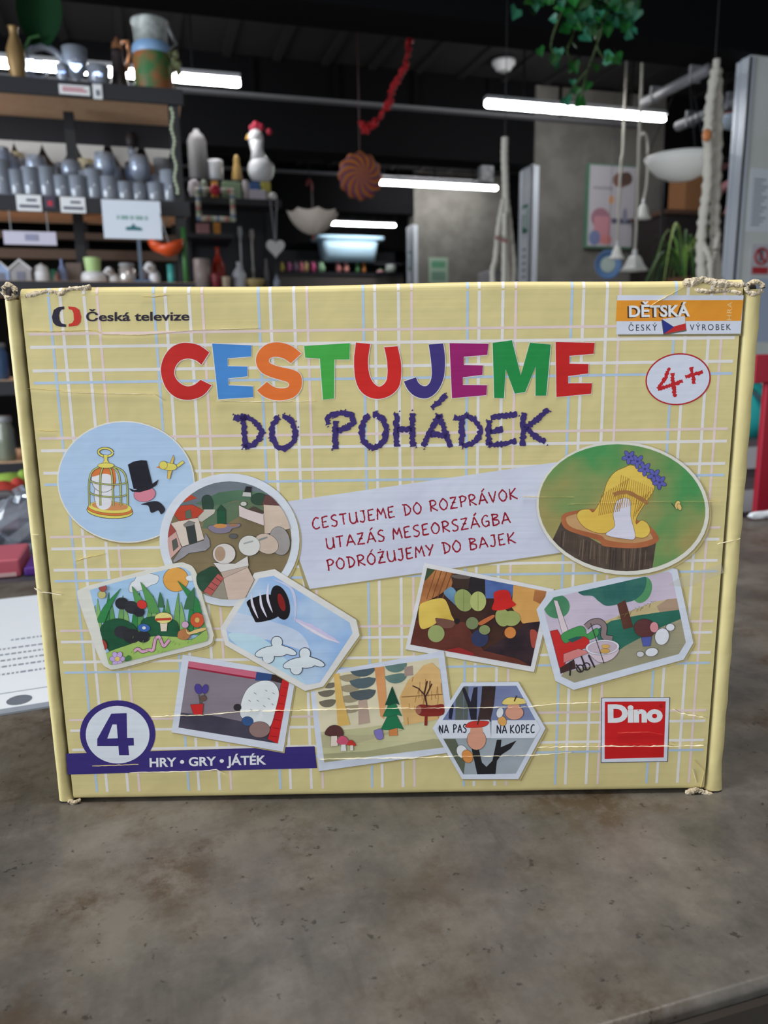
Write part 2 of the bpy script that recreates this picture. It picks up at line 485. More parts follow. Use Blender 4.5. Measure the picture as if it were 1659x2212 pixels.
# ---- lettering helpers: outline letters from the built-in face, fitted between two baseline points
def text_mesh(body, bold, spacing=1.0):
    c = bpy.data.curves.new('t', 'FONT'); c.body = body; c.size = 1.0; c.offset = bold; c.space_character = spacing
    c.resolution_u = 4
    o = bpy.data.objects.new('t', c); COL.objects.link(o)
    dg = bpy.context.evaluated_depsgraph_get(); dg.update()
    me = bpy.data.meshes.new_from_object(o.evaluated_get(dg))
    vs = [(v.co.x, v.co.y) for v in me.vertices]; fs = [tuple(p.vertices) for p in me.polygons]
    bpy.data.objects.remove(o); bpy.data.curves.remove(c); bpy.data.meshes.remove(me)
    return vs, fs
_cap = {}
def put_text(pr, body, p0, p1, cap, m, bold=0.0, spacing=1.0, shift=(0, 0)):
    vs, fs = text_mesh(body, bold, spacing)
    if bold not in _cap:
        _cap[bold] = max(v[1] for v in text_mesh('H', bold)[0])
    xa, xb = min(v[0] for v in vs), max(v[0] for v in vs)
    ux, uy = p1[0] - p0[0], p1[1] - p0[1]; L = math.hypot(ux, uy); ux, uy = ux / L, uy / L
    pr.up(); out = []
    for vx, vy in vs:
        a = (vx - xa) / (xb - xa) * L; b = vy / _cap[bold] * cap
        q = (p0[0] + ux * a + uy * b + shift[0], p0[1] + uy * a - ux * b + shift[1])
        x, z = P2L(*pr.px(q)); out.append((x, -pr.off, z))
    pr.mb.add(out, fs, m)

# ---- stroke letters for the hand-written lines
G = {
 'A': (0.7, [[(0, 0), (0.36, 1), (0.7, 0)], [(0.12, 0.33), (0.62, 0.36)]]),
 'B': (0.6, [[(0.08, 0), (0.1, 1)], [(0, 0.98), (0.42, 0.95), (0.5, 0.76), (0.12, 0.54), (0.5, 0.42), (0.56, 0.16), (0.36, 0.02), (0.02, 0)]]),
 'C': (0.6, [[(0.6, 0.9), (0.36, 1), (0.1, 0.7), (0.04, 0.3), (0.22, 0.02), (0.6, 0.1)]]),
 'D': (0.66, [[(0.16, 1), (0.18, 0)], [(0, 1), (0.38, 0.92), (0.64, 0.55), (0.5, 0.16), (0.1, 0)]]),
 'E': (0.56, [[(0.08, 0.96), (0.05, 0.02)], [(0.06, 0.96), (0.54, 1)], [(0.06, 0.5), (0.4, 0.54)], [(0.04, 0.02), (0.54, 0.06)]]),
 'G': (0.66, [[(0.6, 0.88), (0.36, 1), (0.08, 0.65), (0.1, 0.2), (0.34, 0), (0.58, 0.18), (0.6, 0.44), (0.34, 0.44)], [(0.6, 0.44), (0.6, 0)]]),
 'J': (0.5, [[(0.12, 1), (0.5, 1)], [(0.4, 1), (0.4, 0.18), (0.2, 0), (0, 0.14)]]),
 'K': (0.64, [[(0.08, 1), (0.06, 0)], [(0.6, 1), (0.08, 0.46), (0.64, 0)]]),
 'M': (0.72, [[(0, 0), (0.12, 1), (0.36, 0.4), (0.6, 1), (0.72, 0)]]),
 'O': (0.68, [[(0.34, 1), (0.06, 0.66), (0.06, 0.28), (0.3, 0), (0.58, 0.2), (0.64, 0.62), (0.4, 0.98), (0.3, 0.98)]]),
 'P': (0.56, [[(0.1, 0.98), (0.1, 0)], [(0, 0.9), (0.3, 1), (0.56, 0.78), (0.4, 0.52), (0.12, 0.44)]]),
 'R': (0.62, [[(0.1, 0.98), (0.08, 0)], [(0, 0.92), (0.34, 1), (0.56, 0.76), (0.38, 0.52), (0.12, 0.46), (0.62, 0)]]),
 'S': (0.54, [[(0.52, 0.94), (0.28, 1), (0.06, 0.78), (0.24, 0.56), (0.48, 0.36), (0.42, 0.08), (0.2, 0), (0, 0.1)]]),
 'T': (0.62, [[(0, 0.96), (0.62, 1)], [(0.31, 0.98), (0.3, 0)]]),
 'U': (0.62, [[(0.04, 1), (0.04, 0.26), (0.24, 0), (0.48, 0.1), (0.58, 0.4), (0.6, 1)], [(0.6, 0.4), (0.62, 0)]]),
 'V': (0.6, [[(0, 1), (0.28, 0), (0.6, 1)]]),
 'Y': (0.62, [[(0.0, 1), (0.3, 0.5)], [(0.62, 1), (0.16, 0)]]),
 'Z': (0.6, [[(0.04, 0.96), (0.56, 1), (0.0, 0.02), (0.6, 0.04)], [(0.16, 0.5), (0.46, 0.52)]]),
 'N': (0.64, [[(0.04, 0), (0.06, 1), (0.58, 0), (0.62, 1)]]),
}
ACC = {'Á': ('A', [(0.34, 1.12), (0.58, 1.36)]), 'Ó': ('O', [(0.36, 1.12), (0.56, 1.34)]), 'Ż': ('Z', [(0.28, 1.16), (0.34, 1.24)])}
ROUND = set('BCDGJOPRSU')
def hand_text(pr, body, p0, p1, cap, w, m, gap=0.2, space=0.5, rough=0.35):
    lay = []; x = 0
    for ch in body:
        if ch == ' ': x += space; continue
        b, acc = ACC.get(ch, (ch, None)); wd, st = G[b]
        for s_ in st:
            q = spline(s_, False, 4) if (b in ROUND and len(s_) > 3) else s_
            lay.append([(x + a, c) for a, c in q])
        if acc: lay.append([(x + a, c) for a, c in acc])
        x += wd + gap
    T = x - gap
    ux, uy = p1[0] - p0[0], p1[1] - p0[1]; L = math.hypot(ux, uy); ux, uy = ux / L, uy / L
    for st in lay:
        q = []
        for a, c in st:
            d = a / T * L; h = c * cap
            q.append((p0[0] + ux * d + uy * h, p0[1] + uy * d - ux * h))
        o = pr.off
        pr.line(q, w, m, rough, dens=w * 0.8); pr.off = o

YEL = (197, 183, 130)
M_yel = ink2(YEL, (191, 177, 125), 30)
M_yel_plain = ink(*YEL)
M_lw, M_lb, M_lp = ink(206, 201, 198), ink(162, 180, 200), ink(205, 184, 180)
M_paperw = ink(192, 195, 207); M_cream = ink(203, 200, 190)
M_worn = mat('worn_board_fibre', (196, 182, 158), 0.95, noise=((172, 156, 130), 150.0, 4.0), k=1.4, bump=0.6, bscale=400)
M_gap = mat('board_inside', (120, 100, 50), 0.9)

# ---- carton walls
PXL, PXR, PZB, PZT = 0.0064, 0.3325, 0.0035, 0.2562
cb = MB().box(0.003, BW - 0.004, 0.006, BD, 0.0006, 0.2535)
cb.build('carton', M_gap, box)
pn = MB()
rows = []
R = 0.0032
for a in range(0, 7):                                   # rounded lower fold, flat face, rounded upper fold
    t = PI / 2 * a / 6; rows.append((R - R * math.sin(t), PZB - 0.002 + R - R * math.cos(t)))
for a in range(0, 7):
    t = PI / 2 * a / 6; rows.append((R - R * math.cos(t), PZT - R + R * math.sin(t)))
rows = [(R + 0.004, rows[0][1])] + rows + [(0.03, PZT)]
NXS = 24
vs = []; fs = []
for i in range(NXS + 1):
    xx = PXL + (PXR - PXL) * i / NXS
    for j, (yy, zz) in enumerate(rows):
        sag = 0.0004 * math.sin(xx * 37) * (1 if j > 8 else 0)
        vs.append((xx, yy, zz + (sag if j > 8 else 0)))
for i in range(NXS):
    for j in range(len(rows) - 1):
        a = i * len(rows) + j; fs.append((a, a + len(rows), a + len(rows) + 1, a + 1))
pn.add(vs, fs, M_yel)
OFF = 3e-5
def vline(x, w, m):
    pn.add([(x - w / 2, -OFF, PZB + 0.0025), (x + w / 2, -OFF, PZB + 0.0025), (x + w / 2, -OFF, PZT - 0.0036), (x - w / 2, -OFF, PZT - 0.0036)], [(0, 1, 2, 3)], m)
    r = [(yy - 2e-5, zz + 1e-5) for yy, zz in rows[8:15]]
    sag = 0.0004 * math.sin(x * 37)
    v = []
    for yy, zz in r: v += [(x - w / 2, yy - OFF, zz + sag), (x + w / 2, yy - OFF, zz + sag)]
    pn.add(v, [(2 * i, 2 * i + 1, 2 * i + 3, 2 * i + 2) for i in range(len(r) - 1)], m)
def hline(z, w, m):
    pn.add([(PXL + 0.002, -OFF - 5e-6, z - w / 2), (PXR - 0.002, -OFF - 5e-6, z - w / 2), (PXR - 0.002, -OFF - 5e-6, z + w / 2), (PXL + 0.002, -OFF - 5e-6, z + w / 2)], [(0, 1, 2, 3)], m)
for k in range(-1, 8):
    for d, w, m in ((0, 0.0012, M_lb), (5.3, 0.0014, M_lw), (16.0, 0.0014, M_lw), (21.9, 0.0012, M_lp)):
        xx = (18.9 + 47.25 * k + d) / 1000
        if PXL + 0.003 < xx < PXR - 0.003: vline(xx, w, m)
for k in range(0, 5):
    for d, w, m in ((0, 0.0012, M_lb), (5.5, 0.0014, M_lw), (16.1, 0.0014, M_lw), (21.9, 0.0012, M_lp)):
        zz = (24.4 + 47.45 * k + d) / 1000
        if zz < 0.24: hline(zz, w, m)
panel = pn.build('front_panel', None, box, smooth=False)
panel['label'] = 'yellow front panel with white, blue and pink plaid lines'

def side_roll(x0, x1, name, lab):
    """rolled double board edge of the tray beside the panel"""
    m = MB(); prof = []
    c = (x0 + x1) / 2; r = (x1 - x0) / 2
    for a in range(13):
        t = PI * a / 12
        prof.append((c - r * math.cos(t), 0.0035 - 0.0042 * math.sin(t) ** 0.7))
    prof = [(x0, BD)] + prof + [(x1, BD)]
    n = 30; vs = []; fs = []
    for i in range(n + 1):
        z = 0.001 + 0.2505 * i / n
        wob = 0.00035 * math.sin(i * 2.3) + (0.0012 if i == 0 else 0)
        for (x, y) in prof: vs.append((x + wob * (1 if x > c else -0.3), y + 0.4 * wob, z))
    L = len(prof)
    for i in range(n):
        for j in range(L - 1):
            a = i * L + j; fs.append((a, a + 1, a + L + 1, a + L))
    m.add(vs, fs, M_yel)
    o = m.build(name, None, box, smooth=True); o['label'] = lab
    return o
side_roll(-0.0016, 0.0046, 'side_wall', 'thin rolled side edge under the broadcaster logo')
side_roll(0.3337, 0.3418, 'side_wall', 'wider rolled side edge beside the orange banner')
# curled and torn board ends
def fuzzy(name, path, r, label, flat=0.6):
    m = MB(); pts = spline(path, False, 8); n = len(pts)
    rr = [r * (0.85 + 0.2 * rnd.random() + 0.2 * math.sin(i * 0.31)) * (0.5 if i in (0, n - 1) else 1) for i in range(n)]
    pts = [(p[0], p[1] + rnd.uniform(-.2, .2) * r, p[2] + rnd.uniform(-.2, .2) * r) for p in pts]
    m.tube(pts, rr, 8, M_worn)
    o = m.build(name, None, box, smooth=True); o['label'] = label
    return o
def on_face(pts, y=-0.0005):
    return [(P2L(*p)[0], y, P2L(*p)[1]) for p in pts]
fuzzy('torn_edge', on_face([(52, 640), (80, 634), (105, 630), (130, 634), (150, 624), (175, 622), (195, 620)], 0.0006), 0.0011, 'torn grey board fibre along the top fold')
fuzzy('torn_edge', on_face([(1478, 615), (1500, 609), (1520, 605), (1550, 612), (1580, 616), (1606, 618)], 0.0008), 0.0019, 'thick torn fibre roll along the top fold')
fuzzy('torn_edge', on_face([(1500, 626), (1535, 630), (1570, 628), (1600, 634)], -0.0003), 0.0009, 'ragged fibre below the fold')
fuzzy('torn_edge', on_face([(1480, 1713), (1500, 1705), (1515, 1708), (1530, 1714), (1540, 1720)], -0.0006), 0.0014, 'crushed bottom corner fibre')
fuzzy('torn_edge', on_face([(150, 1727), (160, 1732), (175, 1726)], -0.0006), 0.0011, 'crushed bottom corner tip')
def curl(cx, cy, rx, ry, lab):
    c = P2L(cx, cy); k = 0.0002
    pts = [(c[0] + rx * math.cos(2 * PI * i / 14), -0.001 + 0.0006 * math.sin(i * 1.7), c[1] + ry * math.sin(2 * PI * i / 14)) for i in range(14)]
    m = MB(); m.tube(pts, [0.0011 + 0.0003 * math.sin(i * 2.1) for i in range(14)], 7, M_worn, closed=True)
    m.ball((c[0], 0.002, c[1]), 0.0022, (1, 0.5, 1), mat('dark_hole', (52, 44, 40), 0.9), 10, 6)
    o = m.build('curled_corner', None, box, smooth=True); o['label'] = lab
curl(22, 630, 0.0026, 0.0030, 'rolled open corner above the thin side edge')
curl(1628, 622, 0.0038, 0.0026, 'rolled open corner above the wider side edge')

# ---- creases: real little ridges pressed into the board
M_ridge = mat('cracked_coating', (212, 203, 176), 0.4, spec=0.5, k=1.15)
M_fold = mat('soft_fold', (186, 170, 112), 0.4, k=1.4)
def crease(pts, w, h, m, lab=None):
    m_ = MB(); q = []
    for a, b in zip(pts, pts[1:]):
        n = max(2, int(math.hypot(b[0] - a[0], b[1] - a[1]) / 7))
        q += [(a[0] + (b[0] - a[0]) * i / n, a[1] + (b[1] - a[1]) * i / n) for i in range(n)]
    q.append(pts[-1]); n = len(q); vs = []; ph = rnd.random() * 9
    for i, p in enumerate(q):
        x, z = P2L(*p); f = 0.15 + 0.85 * abs(math.sin(ph + i * 0.23)) * (0.4 + 0.6 * rnd.random())
        if i in (0, n - 1): f = 0.1
        z += rnd.uniform(-.5, .5) * w * 0.5
        vs += [(x, -0.0003, z + w * f / 2), (x, -0.00072 - h * f, z), (x, -0.0003, z - w * f / 2)]
    fs = []
    for i in range(n - 1):
        a = 3 * i; fs += [(a, a + 3, a + 4, a + 1), (a + 1, a + 4, a + 5, a + 2)]
    m_.add(vs, fs, m)
    o = m_.build('crease', None, box)
    if lab: o['label'] = lab
CR = [([(56, 715), (110, 716), (200, 713), (222, 722)], .0007, .0003, M_fold), ([(222, 722), (300, 724), (420, 713), (560, 709)], .0006, .0003, M_ridge),
      ([(60, 839), (130, 843)], .0006, .0002, M_fold), ([(130, 846), (240, 850), (330, 851), (352, 865)], .0006, .0003, M_ridge),
      ([(466, 866), (560, 868), (680, 866)], .0008, .0003, M_ridge),
      ([(78, 929), (122, 931)], .0006, .0002, M_fold),
      ([(1128, 1073), (1240, 1073)], .0006, .0002, M_fold), ([(1225, 1089), (1300, 1086), (1420, 1083), (1556, 1083)], .0007, .0002, M_fold),
      ([(326, 1547), (390, 1545), (440, 1544)], .0010, .0004, M_ridge), ([(440, 1544), (520, 1536), (560, 1534)], .0008, .0004, M_ridge), ([(566, 1535), (660, 1533), (780, 1530), (960, 1528), (1080, 1527), (1140, 1526)], .0011, .0005, M_ridge),
      ([(1140, 1526), (1200, 1519), (1296, 1516)], .0010, .0004, M_ridge),
      ([(690, 1639), (780, 1637), (900, 1636), (985, 1632), (1060, 1632), (1160, 1630), (1235, 1624)], .0010, .0005, M_ridge),
      ([(1160, 1613), (1230, 1612), (1300, 1611), (1440, 1611), (1520, 1609)], .0011, .0005, M_ridge),
      ([(1450, 1530), (1470, 1540), (1524, 1550)], .0012, .0005, M_ridge), ([(1445, 1600), (1455, 1606)], .0007, .0003, M_fold),
      ([(280, 1668), (420, 1665), (468, 1662), (486, 1670)], .0007, .0003, M_ridge), ([(200, 1654), (300, 1650)], .0006, .0002, M_fold),
      ([(1332, 1582), (1400, 1580), (1432, 1586)], .0006, .0003, mat('red_fold', (190, 70, 60), 0.3)),
      ([(306, 640), (330, 642), (360, 637)], .0009, .0003, M_fold), ([(1405, 660), (1440, 640), (1475, 620)], .0009, .0004, M_fold),
      ([(160, 1212), (190, 1203), (225, 1196)], .0008, .0003, M_fold), ([(1548, 1175), (1560, 1172), (1598, 1163)], .0007, .0003, M_ridge),
      ([(75, 1270), (90, 1279), (108, 1280), (134, 1285)], .0013, .0016, mat('glossy_tape_end', (226, 220, 206), 0.15, spec=0.8)),
      ([(70, 1155), (84, 1155)], .0010, .0012, mat('glossy_tape_end', (226, 220, 206), 0.15, spec=0.8)),
      ([(1497, 1640), (1520, 1665), (1512, 1700)], .0012, .0005, M_fold), ([(1495, 1660), (1503, 1690)], .0008, .0004, M_ridge)]
for a in CR: crease(a[0], a[1] * 0.75, a[2] * (0.35 if a[3] is M_fold else 0.8), a[3])
tp = MB()
tp.add([(P2L(*p)[0], -0.0009, P2L(*p)[1]) for p in [(1440, 1262), (1470, 1244), (1556, 1216), (1562, 1236), (1480, 1268)]], [(0, 1, 2, 3, 4)],
       mat('clear_tape', (225, 220, 205), 0.2, alpha=0.3))
tp.build('tape_patch', None, box)['label'] = 'clear sticky tape near the side edge'

# ---- title
ZA, ZB, ZC_, ZD_ = (0, 590, 560), (1100, 590, 559), (330, 720, 490), (800, 720, 500)
def ZX(frame, pts):
    k = frame[2] / 1659.0
    return [(frame[0] + a * k, frame[1] + b * k) for a, b in pts]
PXF = (0, 0, 1659)
def arcs(*segs):
    out = []
    for s_ in segs:
        out += spline(s_[1], False, 5) if s_[0] == 's' else s_[1]
    return out
LET = []
LET.append(((178, 36, 32), ZX(ZC_, arcs(('s', [(432, 380), (385, 440), (330, 473), (250, 487), (165, 465), (95, 395), (60, 280), (80, 180), (135, 105), (200, 74), (260, 70), (340, 88), (415, 140)]),
                                       ('s', [(357, 230), (315, 198), (255, 185), (200, 203), (165, 250), (160, 305), (190, 355), (245, 386), (300, 378), (350, 340)])))))
LET.append(((66, 124, 186), ZX(ZC_, [(435, 75), (722, 88), (720, 170), (548, 183), (550, 240), (693, 243), (693, 315), (553, 330), (555, 380), (733, 388), (735, 467), (480, 483)])))
LET.append(((208, 104, 44), ZX(ZC_, arcs(('s', [(1088, 148), (1010, 90), (910, 65), (820, 88), (765, 150), (757, 220), (790, 280), (850, 315), (930, 340), (985, 358), (997, 376), (985, 395), (945, 402), (890, 393), (835, 355)]),
                                        ('s', [(763, 417), (810, 460), (880, 487), (950, 490), (1030, 468), (1080, 415), (1092, 350), (1075, 295), (1020, 265), (930, 245), (865, 222), (850, 200), (860, 181), (900, 172), (960, 185), (1010, 220)])))))
LET.append(((62, 152, 62), ZX(ZC_, [(1107, 92), (1442, 72), (1440, 192), (1330, 192), (1326, 477), (1245, 485), (1222, 185), (1115, 178)])))
LET.append(((188, 34, 30), arcs(('l', [(800, 743), (769, 740)]), ('s', [(765, 770), (765, 795), (768, 820), (777, 842), (795, 857), (819.6, 861.6), (845, 853), (862, 834.5), (867, 807), (865.7, 780), (858.8, 747.7)]),
                               ('s', [(830, 750), (836, 780), (837, 807), (833, 825), (820, 835), (807, 827), (798, 808.6), (795, 779), (800, 743)]))))
LET.append(((56, 46, 108), ZX(ZD_, arcs(('s', [(522, 72), (533, 150), (535, 230), (525, 320), (490, 400), (440, 450), (385, 467), (320, 450), (270, 405), (240, 345)]),
                                       ('s', [(327, 315), (345, 355), (375, 376), (405, 375), (430, 345), (440, 290), (435, 200), (418, 80)])))))
LET.append(((140, 26, 96), ZX(ZD_, [(567, 70), (847, 75), (838, 155), (670, 168), (670, 227), (807, 230), (803, 298), (663, 315), (663, 370), (836, 372), (832, 443), (585, 465)])))
LET.append(((30, 126, 62), ZX(ZD_, [(876, 68), (1015, 50), (1078, 300), (1143, 67), (1293, 80), (1260, 447), (1183, 447), (1183, 240), (1110, 420), (1035, 433), (970, 258), (957, 465), (887, 463)])))
LET.append(((178, 30, 28), ZX(ZD_, [(1327, 62), (1607, 68), (1600, 147), (1427, 162), (1427, 217), (1563, 220), (1560, 288), (1417, 307), (1417, 358), (1588, 358), (1582, 433), (1333, 457)])))
pr = Print(PXF, 2.0e-4)
for c, pts in LET:
    o = pr.off
    pr.line(pts + [pts[0]], 3.0, M_lw); pr.fill(pts, ink(*c)); pr.off = o
pr.build('title_lettering', 'big multicoloured CESTUJEME lettering')
pr = Print(PXF, 2.0e-4)
M_pur = ink(54, 42, 98)
DP = [ZX(ZC_, q) for q in ([(592, 612), (640, 625), (690, 606)], [(640, 606), (700, 618), (752, 650), (802, 716), (780, 770), (740, 812), (672, 832)], [(665, 620), (668, 720), (676, 838)],
      ellipse(955, 725, 86, 118, 0, 24, -95, 265), [(1284, 668), (1272, 628), (1310, 596), (1390, 580), (1458, 600), (1468, 650), (1420, 690), (1345, 716)], [(1336, 640), (1332, 740), (1336, 848)])]
DP += [ZX(ZD_, q) for q in (ellipse(24, 700, 88, 118, 0, 24, -95, 265), [(187, 572), (184, 690), (190, 812)], [(302, 572), (298, 690), (308, 812)], [(190, 694), (240, 688), (300, 688)],
      [(490, 582), (440, 680), (380, 812)], [(492, 582), (530, 690), (580, 815)], [(430, 722), (550, 732)], [(438, 536), (548, 446)],
      [(598, 602), (640, 612), (700, 590)], [(690, 590), (745, 616), (794, 690), (768, 762), (720, 796), (655, 806)], [(660, 612), (656, 700), (655, 806)],
      [(850, 622), (846, 710), (850, 804)], [(862, 606), (950, 592), (1052, 578)], [(858, 706), (950, 688)], [(850, 800), (950, 794), (1046, 770)],
      [(1100, 568), (1094, 690), (1090, 808)], [(1276, 544), (1180, 630), (1106, 680)], [(1118, 680), (1180, 738), (1252, 782)])]
for q in DP:
    pr.line(q, 12.5, M_pur, 0.42, dens=3.4); pr.off -= pr.step
    for _ in range(int(len(q) * 1.5)):                  # crayon crumbs
        p = rnd.choice(q); a = rnd.uniform(0, 6.3); d = rnd.uniform(4, 8)
        c = (p[0] + d * math.cos(a), p[1] + d * math.sin(a)); pr._put([(c[0] - 2, c[1] + 2), (c[0] + 1, c[1] - 3), (c[0] + 2.5, c[1] + .5)], M_pur)
pr.build('subtitle_lettering', 'purple crayon DO POHÁDEK lettering')

# ---- logos and badges
pr = Print(ZA, 1.2e-4)
pr.fill([(410, 213), (375, 217), (345, 235), (333, 280), (340, 315), (358, 335), (385, 343), (423, 345), (422, 328), (395, 322), (382, 302), (378, 270), (382, 250), (394, 234), (412, 230)], ink(38, 34, 50))
pr.fill([(437, 213), (480, 217), (508, 235), (520, 280), (515, 315), (496, 335), (440, 343), (440, 325), (462, 320), (474, 300), (471, 255), (462, 236), (440, 230)], ink(182, 50, 38))
put_text(pr, 'Česká televize', (552, 307), (1212, 302), 56, ink(40, 34, 48), 0.022)
pr.build('broadcaster_logo', 'dark and red bracket logo with Česká televize lettering')
pr = Print(ZB, 1.2e-4)
pr.fill([(690, 146), (1500, 142), (1485, 402), (698, 404)], ink(120, 112, 84))
pr.fill([(692, 142), (1502, 142), (1482, 388), (686, 393)], M_paperw)
pr.fill([(690, 175), (1500, 172), (1485, 306), (683, 309)], ink2((214, 138, 42), (204, 130, 38), 25))
put_text(pr, 'DĚTSKÁ', (760, 281), (1152, 273), 72, ink(70, 44, 24), 0.045, shift=(-2, 4))
put_text(pr, 'DĚTSKÁ', (768, 280), (1158, 275), 72, ink(210, 210, 215), 0.03)
put_text(pr, 'HRA', (1424, 302), (1428, 185), 30, ink(224, 178, 124), 0.0, 1.15)
put_text(pr, 'ČESKÝ', (765, 371), (948, 368), 40, ink(50, 48, 52), 0.0, 1.35)
put_text(pr, 'VÝROBEK', (1157, 367), (1420, 364), 38, ink(50, 48, 52), 0.0, 1.35)
pr.fill([(974, 300), (1126, 280), (1136, 372), (988, 398)], ink(92, 84, 74))
pr.fill([(978, 295), (1125, 275), (1129, 322), (1050, 343)], ink(190, 190, 194))
pr.fill([(1050, 343), (1129, 322), (1132, 362), (990, 390)], ink(176, 40, 40))
pr.fill([(978, 295), (1055, 345), (990, 390)], ink(40, 48, 116))
pr.build('corner_banner', 'orange and white DĚTSKÁ banner with a small flag')
pr = Print(ZB, 1.2e-4)
pr.ell(1082, 680, 210, 166, ink(160, 34, 40), -8); pr.ell(1082, 680, 201, 157, M_paperw, -8)
M_red2 = ink(172, 32, 38)
pr.line([(1028, 606), (1000, 670), (952, 742)], 24, M_red2, 0.45, dens=7)
pr.line([(952, 742), (1030, 722), (1112, 692)], 24, M_red2, 0.45, dens=7)
pr.line([(1046, 640), (1050, 720), (1062, 795)], 26, M_red2, 0.45, dens=7)
pr.line([(1166, 602), (1174, 650), (1184, 710)], 24, M_red2, 0.45, dens=7)
pr.line([(1128, 666), (1180, 650), (1240, 632)], 24, M_red2, 0.45, dens=7)
pr.build('age_badge', 'white oval badge with red 4+')
ZP = (120, 1500, 580)
pr = Print(ZP, 1.0e-4)
M_pur2 = ink(52, 42, 106)
pr.fill([(65, 365), (1600, 320), (1616, 455), (75, 495)], M_pur2)
pr.ell(384, 243, 233, 207, M_pur2); pr.ell(384, 248, 197, 178, ink(198, 202, 214))
o_ = pr.off
pr.fill([(345, 118), (352, 185), (320, 272), (388, 270), (388, 318), (258, 318), (258, 275)], M_pur2); pr.off = o_
pr.fill([(345, 118), (440, 115), (443, 268), (483, 268), (485, 315), (450, 316), (455, 375), (393, 375), (385, 270), (378, 185), (352, 185)], M_pur2)
put_text(pr, 'HRY • GRY • JÁTÉK', (582, 447), (1302, 430), 54, ink(205, 206, 216), 0.028)
pr.build('count_badge', 'purple strip and disc with a large 4')
ZQ = (1260, 1480, 320)
pr = Print(ZQ, 1.2e-4)
pr.fill([(200, 140), (970, 135), (945, 857), (195, 870)], ink(52, 50, 58))
pr.fill([(207, 146), (963, 141), (938, 850), (202, 863)], ink(196, 198, 208))
pr.fill([(240, 185), (922, 180), (900, 808), (238, 825)], ink(184, 28, 30))
put_text(pr, 'Dino', (274, 406), (888, 402), 192, ink(206, 208, 216), 0.055)
pr.line(ellipse(872, 232, 17, 17, 0, 16), 5, ink(110, 20, 22)); put_text(pr, 'R', (864, 241), (881, 241), 17, ink(110, 20, 22))
pr.build('maker_logo', 'red square logo reading Dino')

# ---- white strip with the three hand-written lines
ZF = (640, 930, 600)
pr = Print(ZF, 1.0e-4)
pr.fill([(-90, 440), (1560, 192), (1650, 730), (60, 958)], ink(150, 138, 98))
pr.fill([(-100, 430), (1560, 188), (1640, 720), (80, 946)], ink2((194, 197, 212), (188, 190, 204), 20))
M_wine = ink(140, 26, 46)
hand_text(pr, 'CESTUJEME DO ROZPRÁVOK', (100, 590), (1322, 408), 66, 9.5, M_wine)
hand_text(pr, 'UTAZÁS MESEORSZÁGBA', (184, 708), (1280, 552), 66, 9.5, M_wine)
hand_text(pr, 'PODRÓŻUJEMY DO BAJEK', (188, 838), (1312, 672), 66, 9.5, M_wine)
pr.build('translation_strip', 'white paper strip with three red hand-written lines')

# ---- the ten pictures (plain scenery only)
OUT = ink(52, 48, 48)
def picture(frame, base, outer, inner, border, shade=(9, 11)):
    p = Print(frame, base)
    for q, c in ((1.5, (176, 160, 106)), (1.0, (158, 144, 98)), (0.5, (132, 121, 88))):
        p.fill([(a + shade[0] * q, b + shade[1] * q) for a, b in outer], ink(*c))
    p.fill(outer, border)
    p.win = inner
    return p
# 1 pale blue disc with an empty-handed bird cage scene
ZE = (110, 890, 550)
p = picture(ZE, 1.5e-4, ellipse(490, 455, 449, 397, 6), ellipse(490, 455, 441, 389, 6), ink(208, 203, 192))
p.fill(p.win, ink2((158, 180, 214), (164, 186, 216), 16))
Yc, Og = ink(206, 192, 92), ink(200, 110, 56)
p.ell(345, 540, 62, 92, ink(206, 204, 206), 0, 6); p.ell(345, 440, 78, 80, ink(206, 204, 206), 0, 6)
p.fill([(270, 420), (290, 370), (350, 362), (410, 372), (424, 430), (410, 500), (396, 420), (345, 402)], Og, True)
p.ell(385, 645, 148, 46, Yc, 4, 8); p.ell(385, 633, 146, 40, Og, 4, 5); p.ell(385, 620, 140, 38, Yc, 4, 4); p.ell(385, 612, 118, 28, ink(190, 128, 84), 4)
p.ell(345, 590, 50, 46, ink(206, 204, 206))
for xb in (250, 322, 402, 452, 496):
    q = [(360 + (xb - 360) * 0.25, 350), (360 + (xb - 360) * 0.8, 385), (xb, 460), (xb + (2 if xb < 360 else 6), 610)]
    p.line(q, 13, OUT, sm=True); p.line(q, 8, ink(168, 172, 100), sm=True)
for yy in (460, 540):
    q = ellipse(374, yy - 14, 122, 26, 3, 20, 0, 180); p.line(q, 11, OUT); p.line(q, 6, ink(168, 172, 100))
p.line(ellipse(357, 262, 46, 26, 5), 18, OUT); p.line(ellipse(357, 262, 46, 26, 5), 11, Yc)
p.fill([(345, 280), (372, 280), (368, 312), (384, 338), (336, 338), (350, 312)], Yc, False, 5); p.ell(360, 348, 52, 16, Yc, 0, 5)
p.fill([(590, 600), (690, 580), (745, 630), (720, 665), (700, 640), (655, 655), (635, 610)], ink(40, 38, 46), True)
p.ell(612, 535, 70, 48, ink(196, 120, 134), -8, 4)
p.fill([(503, 342), (540, 322), (590, 313), (625, 316), (665, 478), (600, 505), (540, 500)], ink(30, 28, 38))
p.fill([(508, 495), (545, 508), (640, 482), (672, 460), (704, 438), (690, 474), (650, 502), (580, 522), (530, 518)], ink(34, 32, 42))
p.fill([(775, 340), (800, 280), (803, 300), (795, 345)], ink(206, 172, 86), False, 4); p.fill([(765, 372), (760, 430), (775, 436), (792, 375)], ink(206, 172, 86), False, 4)
p.fill([(820, 345), (860, 316), (870, 330), (828, 360)], ink(206, 192, 92), False, 4); p.ell(772, 356, 50, 24, ink(206, 192, 92), 4, 4); p.ell(734, 346, 26, 26, ink(206, 192, 92), 0, 4)
p.fill([(712, 350), (686, 360), (712, 366)], Og)
p.build('picture_disc', 'pale blue disc with bird cage, top hat and yellow bird')
